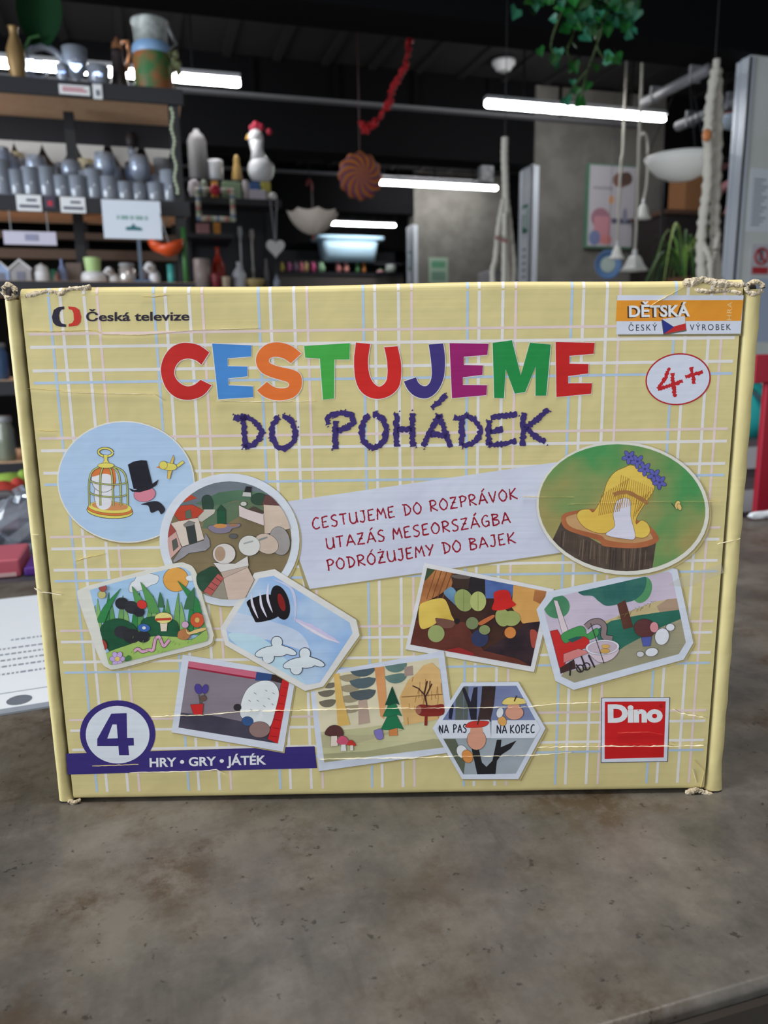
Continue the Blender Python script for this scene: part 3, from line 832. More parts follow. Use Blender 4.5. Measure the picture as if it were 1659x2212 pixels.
# 2 round town square
ZH = (330, 1010, 340)
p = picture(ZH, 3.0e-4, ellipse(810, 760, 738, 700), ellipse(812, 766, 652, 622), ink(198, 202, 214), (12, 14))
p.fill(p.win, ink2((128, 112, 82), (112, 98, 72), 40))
p.fill([(150, 140), (1480, 140), (1480, 330), (960, 330), (600, 400), (150, 420)], ink2((104, 110, 116), (90, 100, 104), 40))
p.fill([(450, 380), (700, 260), (900, 235), (1180, 260), (1200, 330), (860, 350), (620, 420)], ink2((70, 100, 76), (84, 112, 88), 50))
p.fill([(560, 480), (660, 400), (1000, 330), (1180, 420), (1180, 520), (900, 520), (700, 640), (520, 640)], ink2((84, 106, 82), (96, 108, 80), 50))
p.fill([(520, 330), (560, 290), (610, 300), (640, 370), (630, 440), (540, 450)], ink(46, 66, 54), True, 6)
p.fill([(300, 350), (400, 285), (470, 320), (330, 365)], ink(170, 66, 44))
p.fill([(470, 470), (550, 440), (660, 440), (650, 480), (520, 570), (480, 560)], ink(180, 172, 160), False, 5)
p.fill([(285, 560), (480, 528), (542, 752), (312, 832), (190, 590)], ink(200, 184, 170), False, 7)
p.fill([(220, 480), (300, 400), (420, 390), (540, 455), (470, 525), (285, 562)], ink(172, 62, 42), False, 6)
p.fill([(345, 460), (400, 440), (415, 530), (350, 535)], ink(90, 96, 80), False, 5)
p.fill([(350, 612), (440, 598), (472, 792), (386, 802)], ink(54, 58, 56), False, 6); p.fill([(325, 600), (380, 560), (450, 575), (430, 605), (340, 625)], ink(120, 114, 112), False, 5)
p.fill([(150, 570), (240, 660), (305, 840), (190, 960), (150, 800)], ink(190, 150, 140), False, 6); p.fill([(205, 770), (250, 740), (272, 830), (220, 880)], ink(84, 84, 78), False, 5)
p.fill([(150, 560), (190, 590), (248, 668), (160, 740)], ink(150, 70, 62), False, 5)
p.fill([(310, 840), (540, 765), (560, 690), (600, 760), (606, 830), (560, 872), (380, 900), (330, 940), (230, 1000), (215, 980)], ink2((142, 138, 142), (126, 122, 126), 60), False, 7)
p.fill([(680, 450), (770, 450), (772, 590), (684, 590)], ink(34, 78, 52), False, 6); p.fill([(675, 450), (720, 388), (776, 445)], ink(36, 70, 50), False, 5)
p.fill([(605, 610), (900, 590), (910, 620), (840, 640), (800, 680), (690, 690), (615, 665)], ink(124, 114, 130), True, 6); p.ell(715, 612, 70, 22, ink(190, 130, 72)); p.ell(850, 605, 50, 16, ink(150, 110, 84))
p.ell(850, 720, 44, 26, ink(86, 84, 84), 0, 4)
p.ell(1120, 330, 85, 62, ink(48, 70, 54), 0, 5); p.fill([(945, 300), (955, 255), (1035, 262), (1038, 306)], ink(180, 178, 172), False, 5); p.fill([(965, 255), (985, 195), (1045, 200), (1038, 262)], ink(40, 36, 38))
p.fill([(1170, 385), (1335, 400), (1450, 540), (1450, 640), (1180, 700)], ink2((196, 176, 158), (184, 162, 144), 40), False, 6)
p.fill([(1155, 385), (1190, 285), (1260, 300), (1345, 400)], ink(96, 62, 60), False, 5)
p.fill([(910, 395), (1000, 440), (1170, 480), (1172, 608), (1000, 545), (914, 512)], ink(202, 184, 180), False, 6); p.fill([(1000, 440), (1060, 405), (1160, 455), (1165, 490)], ink(74, 62, 54)); p.ell(960, 380, 32, 22, ink(186, 182, 172), 0, 4)
p.ell(1340, 770, 105, 150, ink2((152, 146, 142), (140, 132, 130), 50), -12, 7); p.ell(1200, 800, 130, 100, ink(186, 166, 150), 25, 7); p.ell(1020, 820, 112, 105, ink(196, 194, 188), 0, 7); p.line([(1120, 760), (1210, 730)], 20, ink(120, 126, 122), 0.3); p.line([(960, 800), (1060, 770)], 16, ink(150, 150, 146), 0.3)
p.fill([(640, 1000), (870, 1010), (1000, 930), (1012, 1030), (720, 1100)], ink(198, 192, 186), False, 7); p.ell(755, 905, 118, 106, ink(196, 188, 182), 0, 7); p.ell(712, 905, 56, 78, ink2((150, 120, 96), (164, 138, 116), 60))
p.fill([(745, 1160), (1000, 1040), (1070, 1180), (950, 1420), (800, 1400)], ink2((196, 174, 160), (184, 158, 142), 30), False, 7); p.fill([(720, 1100), (1010, 1032), (1006, 1045), (748, 1162)], ink(176, 154, 140), False, 5)
p.fill([(540, 1180), (640, 1100), (740, 1160), (800, 1400), (560, 1340)], ink(140, 132, 116), False, 5)
p.fill([(470, 1130), (560, 1070), (640, 1040), (700, 1110), (640, 1200), (540, 1300), (480, 1240)], ink2((34, 62, 46), (46, 78, 58), 60), True, 5)
p.fill([(540, 1300), (690, 1115), (752, 1160), (620, 1345)], ink(170, 84, 78), False, 6)
for k in range(1, 4): p.line([(540 + 42 * k, 1300 - 48 * k), (615 + 36 * k, 1340 - 48 * k)], 6, OUT)
p.build('picture_round', 'round picture of a village square with red roofs')
# 3 garden
ZI = (150, 1200, 340)
outer = spline([(92, 430), (130, 345), (400, 262), (780, 160), (1130, 76), (1240, 84), (1330, 160), (1420, 480), (1512, 790), (1516, 860), (1450, 948), (1000, 1060), (520, 1188), (410, 1182), (330, 1100), (210, 790)])
inner = spline([(138, 440), (168, 378), (420, 300), (780, 205), (1140, 122), (1222, 130), (1290, 190), (1375, 490), (1466, 800), (1464, 868), (1400, 912), (980, 1018), (490, 1142), (415, 1130), (355, 1060), (240, 760)])
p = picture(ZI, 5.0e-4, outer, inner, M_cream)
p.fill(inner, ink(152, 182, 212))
p.fill([(635, 330), (660, 280), (690, 260), (720, 210), (800, 195), (860, 190), (940, 215), (930, 280), (860, 310), (790, 350), (700, 380), (640, 380)], ink(206, 208, 216), True, 7)
p.ell(1125, 250, 132, 126, ink(212, 150, 72), 0, 8); p.ell(1280, 235, 50, 30, ink(206, 208, 216), 0, 5)
Gs = [ink(104, 150, 84), ink(82, 138, 76), ink(48, 120, 66), ink(122, 164, 96), ink(60, 104, 70)]
def blade(x, y, tx, ty, w, m):
    mx, my = (x + tx) / 2 + (tx - x) * -0.12, (y + ty) / 2
    p.fill(spline([(x - w, y), (mx - w * .8, my), (tx, ty)], False, 5) + spline([(tx, ty), (mx + w * .8, my), (x + w, y)], False, 5), m, False, 5, ink(38, 72, 46))
for i in range(17): blade(240 + i * 74, 830, 250 + i * 73 + (-20 if i % 2 else 26), 520 - (i * 17 % 5) * 34, 32, Gs[(i * 3) % 4])
for a in ((200, 700, 150, 470, 44, 0), (260, 760, 180, 560, 40, 1), (330, 700, 545, 345, 44, 2), (260, 900, 250, 640, 36, 3), (900, 600, 755, 275, 56, 1), (760, 560, 665, 320, 46, 1), (1380, 600, 1145, 262, 52, 2), (1260, 560, 1320, 330, 50, 4), (970, 540, 960, 380, 30, 4)):
    blade(*a[:5], Gs[a[5]])
p.fill([(330, 780), (400, 690), (520, 660), (640, 700), (720, 790), (700, 960), (500, 1040), (400, 960)], ink2((34, 84, 56), (28, 72, 48), 60), True, 6)
p.fill([(760, 700), (860, 640), (1000, 650), (1130, 690), (1160, 800), (1130, 900), (800, 900)], ink2((34, 84, 56), (28, 72, 48), 60), True, 6)
p.ell(560, 500, 70, 60, ink(42, 42, 46), 12, 6); p.ell(660, 540, 76, 64, ink(46, 46, 52), 20, 5); p.ell(740, 590, 56, 48, ink(40, 40, 46), 0, 5); p.ell(770, 510, 52, 44, ink(190, 52, 46), 20, 5)
p.fill([(340, 1090), (420, 1010), (640, 930), (850, 850), (1120, 850), (1290, 880), (1480, 760), (1500, 900), (480, 1160)], ink2((150, 176, 92), (136, 166, 84), 70), True, 5)
p.fill([(1150, 860), (1160, 790), (1240, 765), (1280, 830), (1230, 880)], ink(168, 110, 68), True, 5)
p.ell(560, 800, 80, 62, ink(46, 46, 52), 8, 6); p.ell(660, 840, 92, 72, ink(42, 42, 46), 8, 6); p.ell(785, 850, 70, 58, ink(40, 40, 46), 0, 6); p.ell(792, 755, 64, 40, ink(56, 96, 164), 6, 5); p.ell(792, 755, 20, 16, ink(206, 206, 210), 0, 4)
p.line([(690, 1000), (730, 975), (775, 1005), (840, 985), (888, 985), (910, 880), (950, 850), (975, 900), (1000, 945), (1040, 905), (1060, 880)], 40, OUT, sm=True); p.line([(690, 1000), (730, 975), (775, 1005), (840, 985), (888, 985), (910, 880), (950, 850), (975, 900), (1000, 945), (1040, 905), (1060, 880)], 30, ink(196, 146, 170), sm=True)
p.fill([(960, 690), (1040, 690), (1030, 790), (970, 790)], ink(206, 190, 170), False, 5); p.ell(998, 650, 90, 56, ink(208, 196, 120), 0, 5); p.line([(915, 668), (1080, 660)], 26, ink(176, 60, 42))
p.fill([(1230, 740), (1260, 800), (1340, 770), (1450, 750), (1440, 775), (1330, 812), (1250, 820)], ink(204, 172, 110), True, 5); p.ell(1352, 672, 72, 76, ink(190, 82, 50), 0, 6)
p.ell(1352, 672, 26, 28, ink(206, 160, 90), 0, 4); p.ell(1225, 720, 36, 34, ink(190, 150, 176), 0, 5)
for k in range(6):
    a = k * PI / 3; p.ell(513 + 48 * math.cos(a), 1080 + 48 * math.sin(a), 34, 26, ink(176, 150, 196), math.degrees(a), 5)
p.ell(513, 1080, 26, 24, ink(206, 180, 104), 0, 3); p.fill([(590, 1080), (630, 1040), (660, 1080), (610, 1110)], ink(60, 110, 60), True)
p.ell(365, 930, 36, 58, ink(150, 56, 48), -25, 4); p.ell(350, 405, 42, 40, ink(176, 168, 110), 0, 5); p.ell(360, 330, 40, 44, ink(150, 76, 66), -20, 5)
for k in range(30):
    a, b = rnd.uniform(650, 1440), rnd.uniform(860, 1040); p.line([(a, b), (a + 10, b - 24)], 4, ink(96, 132, 62)); p.off -= p.step
p.build('picture_garden', 'rounded picture of a green garden under an orange sun')
# 4 octagonal sky picture
ZJ = (460, 1220, 340)
outer = [(440, 82), (652, 42), (1510, 575), (1546, 742), (1165, 1278), (972, 1326), (130, 842), (82, 660)]
inner = [(488, 138), (642, 112), (1442, 606), (1472, 716), (1130, 1238), (984, 1262), (170, 800), (140, 672)]
p = picture(ZJ, 5.2e-4, outer, inner, ink(204, 201, 196))
p.fill(inner, ink2((120, 158, 206), (166, 186, 220), 26))
p.fill([(140, 500), (500, 560), (900, 700), (1000, 900), (640, 800), (170, 700)], ink2((190, 196, 216), (178, 190, 216), 40), True)
p.fill([(170, 720), (500, 760), (760, 980), (980, 1262), (700, 1120), (300, 880)], ink2((164, 192, 222), (176, 200, 224), 30), True)
p.line([(850, 560), (1000, 640), (1180, 740), (1340, 820)], 70, ink(190, 180, 206), 0.2, sm=True, taper=True); p.line([(880, 590), (1020, 670), (1180, 760), (1320, 810)], 26, ink(208, 200, 210), 0.2, sm=True, taper=True)
p.fill([(372, 372), (610, 312), (700, 525), (480, 602), (430, 560), (385, 460)], ink(26, 22, 26), True)
for q in ([(405, 300), (420, 420), (478, 560)], [(500, 280), (512, 420), (570, 550)], [(588, 190), (578, 350), (630, 500)]): p.line(q, 26, ink(200, 196, 208), sm=True, taper=True)
p.line([(640, 150), (820, 240), (872, 420), (860, 600)], 30, ink(184, 186, 218), sm=True, taper=True)
p.ell(712, 394, 92, 186, ink(26, 22, 24), -16); p.ell(724, 392, 34, 96, ink(124, 28, 28), -16)
for cx, cy in ((675, 880), (970, 1000)):
    for m_, e in ((ink(60, 62, 76), 7), (ink(200, 206, 222), 0)):
        p.off += p.step * 2
        p.ell(cx, cy - 70, 56 + e, 58 + e, m_); p.ell(cx - 110, cy + 30, 120 + e, 44 + e, m_, -18)
        p.ell(cx + 110, cy + 20, 100 + e, 34 + e, m_, 20); p.ell(cx + 10, cy + 20, 110 + e, 60 + e, m_); p.ell(cx - 90, cy + 90, 60 + e, 60 + e, m_, -30)
p.build('picture_sky', 'blue sky picture with a tipped black hat and two small clouds')
# 5 workshop photo
ZK = (860, 1200, 340)
outer = [(275, 75), (1640, 352), (1430, 1226), (75, 986)]
inner = [(305, 130), (1562, 376), (1396, 1166), (128, 936)]
p = picture(ZK, 2.2e-4, outer, inner, ink(204, 202, 202))
p.fill(inner, ink2((66, 42, 34), (52, 32, 28), 60))
p.fill([(305, 130), (600, 180), (560, 330), (420, 420), (220, 520)], ink2((170, 112, 66), (140, 86, 50), 90)); p.fill([(305, 130), (390, 150), (290, 260), (270, 260)], ink(56, 72, 48))
for k in range(4): p.line([(400 + 60 * k, 150), (300 + 55 * k, 460)], 9, ink(110, 66, 40), 0.3)
p.fill([(570, 190), (925, 250), (910, 470), (600, 350)], ink(40, 34, 36)); p.fill([(915, 250), (1222, 310), (1195, 450), (920, 450)], ink2((82, 104, 156), (66, 86, 136), 70))
p.fill([(1215, 310), (1562, 376), (1480, 720), (1310, 712), (1195, 540)], ink2((206, 156, 88), (190, 138, 76), 40)); p.fill([(1440, 360), (1562, 376), (1520, 520), (1420, 470)], ink2((170, 112, 66), (150, 94, 56), 60))
p.fill([(128, 936), (190, 680), (700, 700), (900, 1000), (1396, 1120), (1396, 1166)], ink2((100, 52, 42), (84, 42, 34), 60)); p.fill([(480, 1000), (640, 965), (800, 1030), (790, 1060)], ink(140, 40, 40))
p.fill([(1240, 800), (1340, 710), (1500, 690), (1480, 900), (1400, 1166), (1250, 1080), (900, 1000)], ink2((40, 30, 36), (56, 40, 44), 90)); p.fill([(1390, 790), (1450, 790), (1470, 860), (1440, 960), (1405, 950)], ink(160, 70, 58), True)
p.ell(860, 870, 90, 90, ink(48, 54, 84)); p.ell(1180, 810, 60, 60, ink(196, 122, 62))
p.fill([(220, 540), (300, 480), (420, 450), (500, 470), (560, 620), (580, 690), (400, 655), (395, 715), (240, 765)], ink2((208, 178, 84), (190, 156, 66), 40), True)
p.fill([(480, 390), (560, 330), (620, 400), (640, 540), (560, 480)], ink2((110, 150, 170), (90, 120, 150), 90), True)
p.fill([(400, 660), (590, 690), (560, 760), (440, 750)], ink(110, 74, 62), True); p.ell(618, 690, 28, 30, ink(36, 30, 32))
Gg = ink2((150, 158, 96), (136, 146, 86), 40)
p.ell(690, 470, 96, 120, Gg, -20, 4); p.ell(842, 480, 84, 104, ink(166, 172, 106)); p.line([(690, 360), (690, 580)], 6, ink(110, 120, 70)); p.line([(842, 380), (842, 580)], 6, ink(128, 138, 80))
p.fill([(560, 215), (760, 225), (740, 350), (590, 340)], ink(58, 42, 36), False, 5); p.ell(662, 220, 102, 24, ink(96, 84, 78), 3, 4)
p.ell(400, 820, 88, 90, ink(142, 152, 96), 10); p.ell(780, 710, 66, 64, ink(112, 122, 84)); p.fill([(850, 700), (990, 625), (1008, 650), (880, 730)], ink(176, 96, 56), True); p.ell(910, 780, 58, 50, ink(126, 136, 88))
p.ell(1100, 650, 76, 96, Gg, -14); p.ell(1190, 660, 96, 80, Gg); p.fill([(1010, 390), (1090, 360), (1165, 375), (1200, 470), (1236, 520), (1110, 570), (990, 565), (1010, 480)], ink2((192, 38, 34), (176, 32, 30), 40), True)
p.build('picture_workshop', 'snapshot of green gourds, a yellow sack and a red pail')
# 6 octagonal farm picture
ZL = (1150, 1220, 370)
outer = [(38, 430), (160, 255), (1310, 18), (1400, 42), (1556, 752), (1462, 916), (398, 1208), (220, 1120)]
inner = [(108, 432), (205, 312), (1310, 62), (1346, 84), (1482, 748), (1414, 860), (404, 1138), (276, 1076)]
p = picture(ZL, 4.6e-4, outer, inner, ink(194, 198, 210))
p.fill(inner, ink2((188, 174, 188), (180, 168, 184), 20))
p.fill([(660, 560), (880, 470), (1200, 350), (1420, 320), (1430, 450), (900, 560), (660, 600)], ink2((186, 170, 126), (176, 158, 116), 60)); p.fill([(1200, 400), (1300, 330), (1420, 320), (1430, 440), (1230, 460)], ink(160, 134, 112))
p.fill([(600, 640), (760, 540), (1000, 490), (1200, 460), (1430, 430), (1450, 520), (1000, 780), (700, 900)], ink2((46, 104, 86), (36, 90, 74), 30))
p.fill([(276, 1076), (300, 1040), (640, 960), (900, 780), (1200, 620), (1460, 510), (1490, 760), (1414, 870), (400, 1145)], ink2((150, 142, 116), (134, 130, 106), 20))
p.ell(235, 400, 124, 116, ink2((78, 134, 96), (66, 120, 86), 60)); p.ell(1060, 240, 90, 130, ink(80, 136, 90), 20)
p.fill([(455, 235), (700, 110), (1060, 90), (1090, 220), (1000, 330), (860, 370), (720, 395), (640, 350), (580, 300), (480, 290)], ink2((40, 88, 84), (52, 102, 92), 90), True)
p.fill([(818, 380), (895, 335), (975, 600), (878, 622)], ink2((94, 58, 44), (80, 48, 38), 60)); p.fill([(205, 340), (240, 345), (345, 640), (285, 655)], ink(200, 184, 186), False, 6)
for k in range(22):
    a = 820 + k * 17; b = 520 - k * 7; p.line([(a, b + rnd.uniform(-40, 20)), (a + 14, b - 26)], 4, ink(120, 108, 70)); p.off -= p.step
p.fill([(170, 640), (240, 625), (275, 690), (310, 740), (540, 670), (552, 790), (330, 860), (310, 980), (262, 995)], ink(182, 42, 40), False, 6); p.fill([(262, 995), (400, 910), (420, 1000), (270, 1050)], ink(62, 40, 38))
p.fill([(275, 690), (330, 640), (460, 590), (510, 620), (525, 670), (620, 610), (636, 670), (560, 720), (500, 690), (410, 700), (320, 755)], ink(66, 136, 76), True, 6); p.fill([(340, 720), (430, 690), (490, 700), (380, 750)], ink(40, 84, 78))
p.fill([(300, 860), (440, 810), (560, 840), (300, 945)], ink(196, 120, 116), False, 5)
for q in ([(420, 960), (470, 1030)], [(470, 880), (520, 1010)], [(540, 870), (600, 990)], [(370, 930), (360, 1070)]): p.line(q, 16, ink(46, 40, 42))
for c in ((460, 1000), (520, 980)): p.line(ellipse(c[0], c[1], 34, 34), 12, ink(46, 40, 42))
p.line([(515, 600), (570, 555), (640, 545), (690, 590), (690, 690), (770, 712)], 62, OUT, sm=True); p.line([(515, 600), (570, 555), (640, 545), (690, 590), (690, 690), (770, 712)], 50, ink(130, 112, 112), sm=True)
p.fill([(540, 820), (820, 800), (790, 890), (690, 940), (610, 920)], ink(196, 178, 186), True, 7); p.ell(675, 795, 162, 72, ink(202, 198, 206), -4, 6); p.ell(675, 795, 138, 56, ink(180, 162, 172), -4, 4); p.ell(706, 785, 40, 18, ink(200, 158, 86), 0, 4); p.ell(700, 830, 46, 24, ink(190, 148, 80), 0, 4)
p.line([(560, 560), (620, 740), (690, 950)], 7, OUT)
p.ell(1085, 610, 105, 88, ink2((74, 40, 42), (90, 50, 50), 60), 10, 5); p.ell(1175, 600, 40, 50, ink(196, 130, 136), 0, 4); p.fill([(1050, 700), (1150, 690), (1135, 780), (1070, 785)], ink(76, 84, 150), False, 5)
p.ell(1250, 690, 66, 80, ink(204, 204, 210), 14, 6); p.ell(1150, 840, 60, 40, ink(204, 204, 210), -10, 6); p.ell(1330, 600, 40, 34, ink(204, 204, 210), 0, 6); p.ell(1040, 860, 34, 26, ink(190, 188, 190), 0, 5)
p.build('picture_farm', 'eight-sided picture of a bathtub, red machine and tree')
# 7 red and grey alley picture
ZM = (350, 1400, 330)
outer = [(225, 68), (1460, 262), (1316, 1122), (104, 912)]
inner = [(290, 138), (1392, 312), (1258, 1034), (180, 860)]
p = picture(ZM, 2.2e-4, outer, inner, ink(196, 199, 210))
p.fill(inner, ink2((126, 116, 124), (112, 104, 112), 24))
p.fill([(205, 700), (500, 720), (900, 800), (1260, 960), (1258, 1034), (180, 860)], ink2((74, 68, 82), (62, 58, 72), 40))
p.fill([(290, 138), (1030, 255), (1012, 335), (284, 215)], ink(186, 96, 116)); p.fill([(284, 200), (1015, 320), (1012, 338), (284, 218)], ink(140, 30, 54))
p.fill([(1028, 255), (1200, 280), (1182, 350), (1012, 350)], ink(48, 70, 116)); p.fill([(1198, 280), (1320, 300), (1300, 380), (1180, 350)], ink(52, 36, 36))
p.fill([(1318, 300), (1392, 312), (1258, 1034), (1150, 985)], ink(186, 36, 38), False, 8, ink(40, 26, 30))
for k in range(7): p.line([(1308 - k * 22, 420 + k * 88), (1362 - k * 18, 432 + k * 88)], 5, ink(120, 22, 26))
Wp = ink(206, 210, 216)
p.fill([(850, 700), (870, 560), (930, 440), (1030, 370), (1130, 350), (1220, 380), (1270, 480), (1240, 640), (1180, 840), (1100, 880), (980, 800), (880, 760)], Wp, True, 6)
for a_, b_ in ((1120, 450), (1200, 480), (1150, 540), (1190, 600), (1100, 620), (1000, 480), (940, 560), (1030, 560), (960, 660)): p.line([(a_, b_), (a_ + 24, b_ + 16)], 6, ink(120, 118, 122))
p.ell(930, 790, 62, 50, ink(52, 80, 124), 8, 5); p.ell(820, 640, 40, 36, ink(44, 40, 44), 0, 5)
p.ell(1060, 880, 112, 86, ink(132, 106, 102), 0, 6)
for q in ([(420, 620), (400, 500)], [(420, 620), (465, 490)]): p.line(q, 10, ink(78, 76, 60))
p.ell(396, 440, 38, 56, ink(70, 58, 128), -18, 4); p.ell(470, 440, 32, 50, ink(70, 58, 128), 14, 4); p.ell(450, 540, 34, 30, ink(96, 72, 66), 0, 4)
p.fill([(310, 610), (450, 600), (440, 715), (345, 715)], ink(184, 40, 40), False, 5)
p.build('picture_alley', 'grey alley picture with a white boulder and a red pot')
# 8 forest
ZN = (650, 1390, 340)
outer = [(85, 328), (1506, 74), (1642, 1135), (190, 1342)]
inner = [(135, 350), (1448, 148), (1560, 1085), (246, 1250)]
p = picture(ZN, 3.6e-4, outer, inner, ink(192, 196, 208))
p.fill(inner, ink2((206, 196, 166), (198, 188, 158), 20))
p.fill([(200, 930), (700, 880), (1500, 760), (1560, 1085), (246, 1250)], ink2((186, 180, 140), (172, 168, 128), 30))
p.fill([(215, 960), (700, 960), (1100, 900), (900, 960), (500, 1070), (230, 1090)], ink(166, 160, 124), True); p.fill([(240, 1160), (700, 1130), (1400, 1000), (1540, 1020), (1540, 1085), (246, 1250)], ink2((156, 152, 116), (146, 144, 110), 30))
def cresc(cx, cy, rx, ry, m): p.fill(ellipse(cx, cy, rx, ry, -6, 20, 0, 180) + [(cx - rx * .3, cy - ry * 0.1), (cx + rx * .5, cy - ry * .25)], m)
for cx, cy, rx, ry in ((270, 500, 90, 60), (280, 600, 90, 70), (300, 420, 80, 50)): cresc(cx, cy, rx, ry, ink(108, 100, 86))
for k in range(4): cresc(520, 330 + 110 * k, 120, 70, ink(146, 134, 108))
for k, c in enumerate(((72, 86, 92), (78, 92, 96), (76, 84, 86))): cresc(650, 250 + 125 * k, 138, 96, ink(*c))
for k in range(2): cresc(1000, 215 + 115 * k, 116, 86, ink2((86, 112, 106), (100, 124, 116), 60))
p.fill([(604, 600), (692, 585), (728, 830), (608, 852)], ink(168, 144, 128)); p.fill([(345, 312), (400, 302), (450, 600), (520, 850), (390, 872)], ink2((208, 172, 100), (198, 160, 88), 40)); p.fill([(774, 232), (876, 222), (900, 560), (874, 790), (836, 760)], ink2((202, 142, 92), (192, 132, 84), 40))
p.fill([(1040, 560), (1130, 380), (1200, 330), (1290, 225), (1380, 198), (1470, 280), (1520, 780), (1090, 858)], ink2((204, 166, 110), (192, 152, 96), 50)); p.fill([(1090, 245), (1175, 230), (1180, 330), (1090, 340)], ink(152, 130, 120))
for k in range(26):
    a, b = rnd.uniform(1120, 1480), rnd.uniform(330, 800); p.line([(a, b), (a + rnd.uniform(-16, 16), b + rnd.uniform(40, 110))], 7, ink(150, 108, 66), 0.3); p.off -= p.step
p.line([(1060, 560), (1500, 530)], 10, ink(140, 100, 62)); p.off += p.step
Gf = ink(34, 108, 72); Gd = ink(24, 70, 52)
p.fill([(930, 860), (1010, 855), (1020, 965), (930, 968)], ink(190, 120, 68), False, 4)
for y0, y1, w in ((660, 900, 120), (560, 760, 100), (450, 640, 74)): p.fill([(962, y0), (962 + w, y1), (962 + w * .4, y1 - 16), (962 - w * .3, y1 + 6), (962 - w, y1 + 4)], Gf if w != 74 else Gd, False, 5)
Rd = ink(122, 40, 34)
p.fill([(1210, 690), (1260, 640), (1380, 650), (1500, 640), (1500, 740), (1380, 760), (1250, 750)], Rd, True, 4, ink(70, 26, 26)); p.ell(1240, 695, 30, 44, ink(150, 92, 74), 0, 4)
Rb = ink(64, 38, 34)
p.line([(1330, 660), (1300, 520), (1330, 390)], 15, Rb); p.line([(1310, 560), (1380, 420)], 13, Rb); p.line([(1305, 540), (1240, 470), (1175, 440)], 12, Rb); p.line([(1355, 470), (1360, 390)], 9, Rb); p.line([(1320, 740), (1315, 860)], 30, Rd)
p.fill([(770, 925), (795, 905), (850, 898), (866, 990), (808, 1002)], ink(118, 108, 166), True, 5)
p.fill([(255, 950), (290, 880), (360, 855), (430, 890), (445, 960), (350, 975)], ink(82, 50, 48), True, 5); p.fill([(320, 970), (380, 968), (390, 1070), (315, 1075)], ink(206, 190, 176), False, 5)
p.fill([(380, 1030), (420, 970), (480, 985), (510, 1050), (440, 1065)], ink(188, 78, 104), True, 5); p.fill([(425, 1060), (470, 1058), (480, 1125), (420, 1128)], ink(206, 204, 200), False, 4); p.fill([(490, 1060), (530, 1010), (580, 1070)], ink(182, 50, 44), True, 4); p.fill([(520, 1066), (550, 1066), (552, 1120), (518, 1120)], ink(206, 200, 190), False, 4)
p.build('picture_forest', 'forest picture with tall trunks and a straw hut')
# 9 hexagonal signpost picture
ZO = (920, 1460, 540)
outer = [(238, 40), (612, 36), (792, 345), (612, 682), (240, 682), (44, 345)]
inner = [(250, 66), (600, 62), (757, 345), (596, 645), (248, 650), (76, 345)]
p = picture(ZO, 5.0e-4, outer, inner, ink(194, 198, 210), (7, 8))
p.fill(inner, ink(150, 152, 162)); p.fill([(100, 60), (620, 60), (760, 300), (60, 300)], ink2((118, 126, 158), (104, 112, 146), 16))
p.fill([(60, 410), (760, 410), (600, 660), (240, 660)], ink2((150, 156, 162), (136, 146, 150), 20))
for x_, w_ in ((200, 50), (255, 26), (375, 60)): p.fill([(x_, 60), (x_ + w_, 60), (x_ + w_ - 4, 300), (x_ - 6, 300)], ink(84, 90, 84))
p.fill([(235, 75), (258, 75), (296, 170), (316, 75), (342, 70), (335, 300), (300, 300), (285, 220)], ink(38, 36, 46)); p.fill([(372, 66), (462, 66), (452, 180), (425, 300), (340, 300), (365, 170)], ink2((46, 36, 36), (60, 44, 42), 90))
p.fill([(160, 130), (185, 200), (170, 285), (150, 280)], ink(34, 34, 56))
p.fill([(105, 415), (195, 415), (260, 560), (250, 650), (190, 560)], ink(86, 92, 76)); p.fill([(300, 470), (350, 480), (370, 570), (400, 600), (440, 560), (470, 420), (500, 420), (495, 470), (600, 425), (560, 480), (500, 520), (470, 560), (460, 650), (340, 650)], ink(34, 32, 34))
p.win = None
p.fill([(84, 290), (420, 288), (432, 408), (108, 412)], ink(198, 201, 212)); p.fill([(436, 292), (730, 290), (758, 345), (720, 408), (432, 410)], ink(198, 201, 212))
p.win = inner
M_nav = ink(44, 44, 58)
hand_text(p, 'NA PAS', (88, 376), (268, 372), 54, 8, M_nav, 0.22, 0.6, 0.15); hand_text(p, 'NA KOPEC', (470, 378), (720, 374), 54, 8, M_nav, 0.2, 0.35, 0.15)
Pk = ink(198, 142, 118)
p.ell(240, 500, 34, 46, ink(206, 206, 206), -25, 4); p.ell(275, 530, 34, 44, ink(202, 132, 70), -25, 4)
p.ell(335, 420, 62, 66, Pk, 0, 5); p.ell(335, 360, 42, 48, Pk, 0, 0); p.fill([(262, 335), (300, 300), (410, 298), (395, 328), (330, 338)], ink(186, 52, 44), True, 4); p.line([(340, 320), (352, 285)], 10, ink(70, 50, 40))
p.ell(505, 295, 26, 34, ink(204, 150, 80), -25, 4); p.ell(490, 240, 22, 34, ink(206, 206, 208), 15, 4)
p.ell(585, 240, 60, 46, Pk, 0, 5); p.ell(580, 200, 40, 34, Pk); p.fill([(505, 180), (545, 140), (650, 150), (668, 176), (580, 186)], ink(206, 184, 104), True, 4); p.line([(585, 165), (600, 128)], 9, ink(70, 50, 40))
p.build('picture_hexagon', 'hexagonal picture of dark trees and two white direction boards')
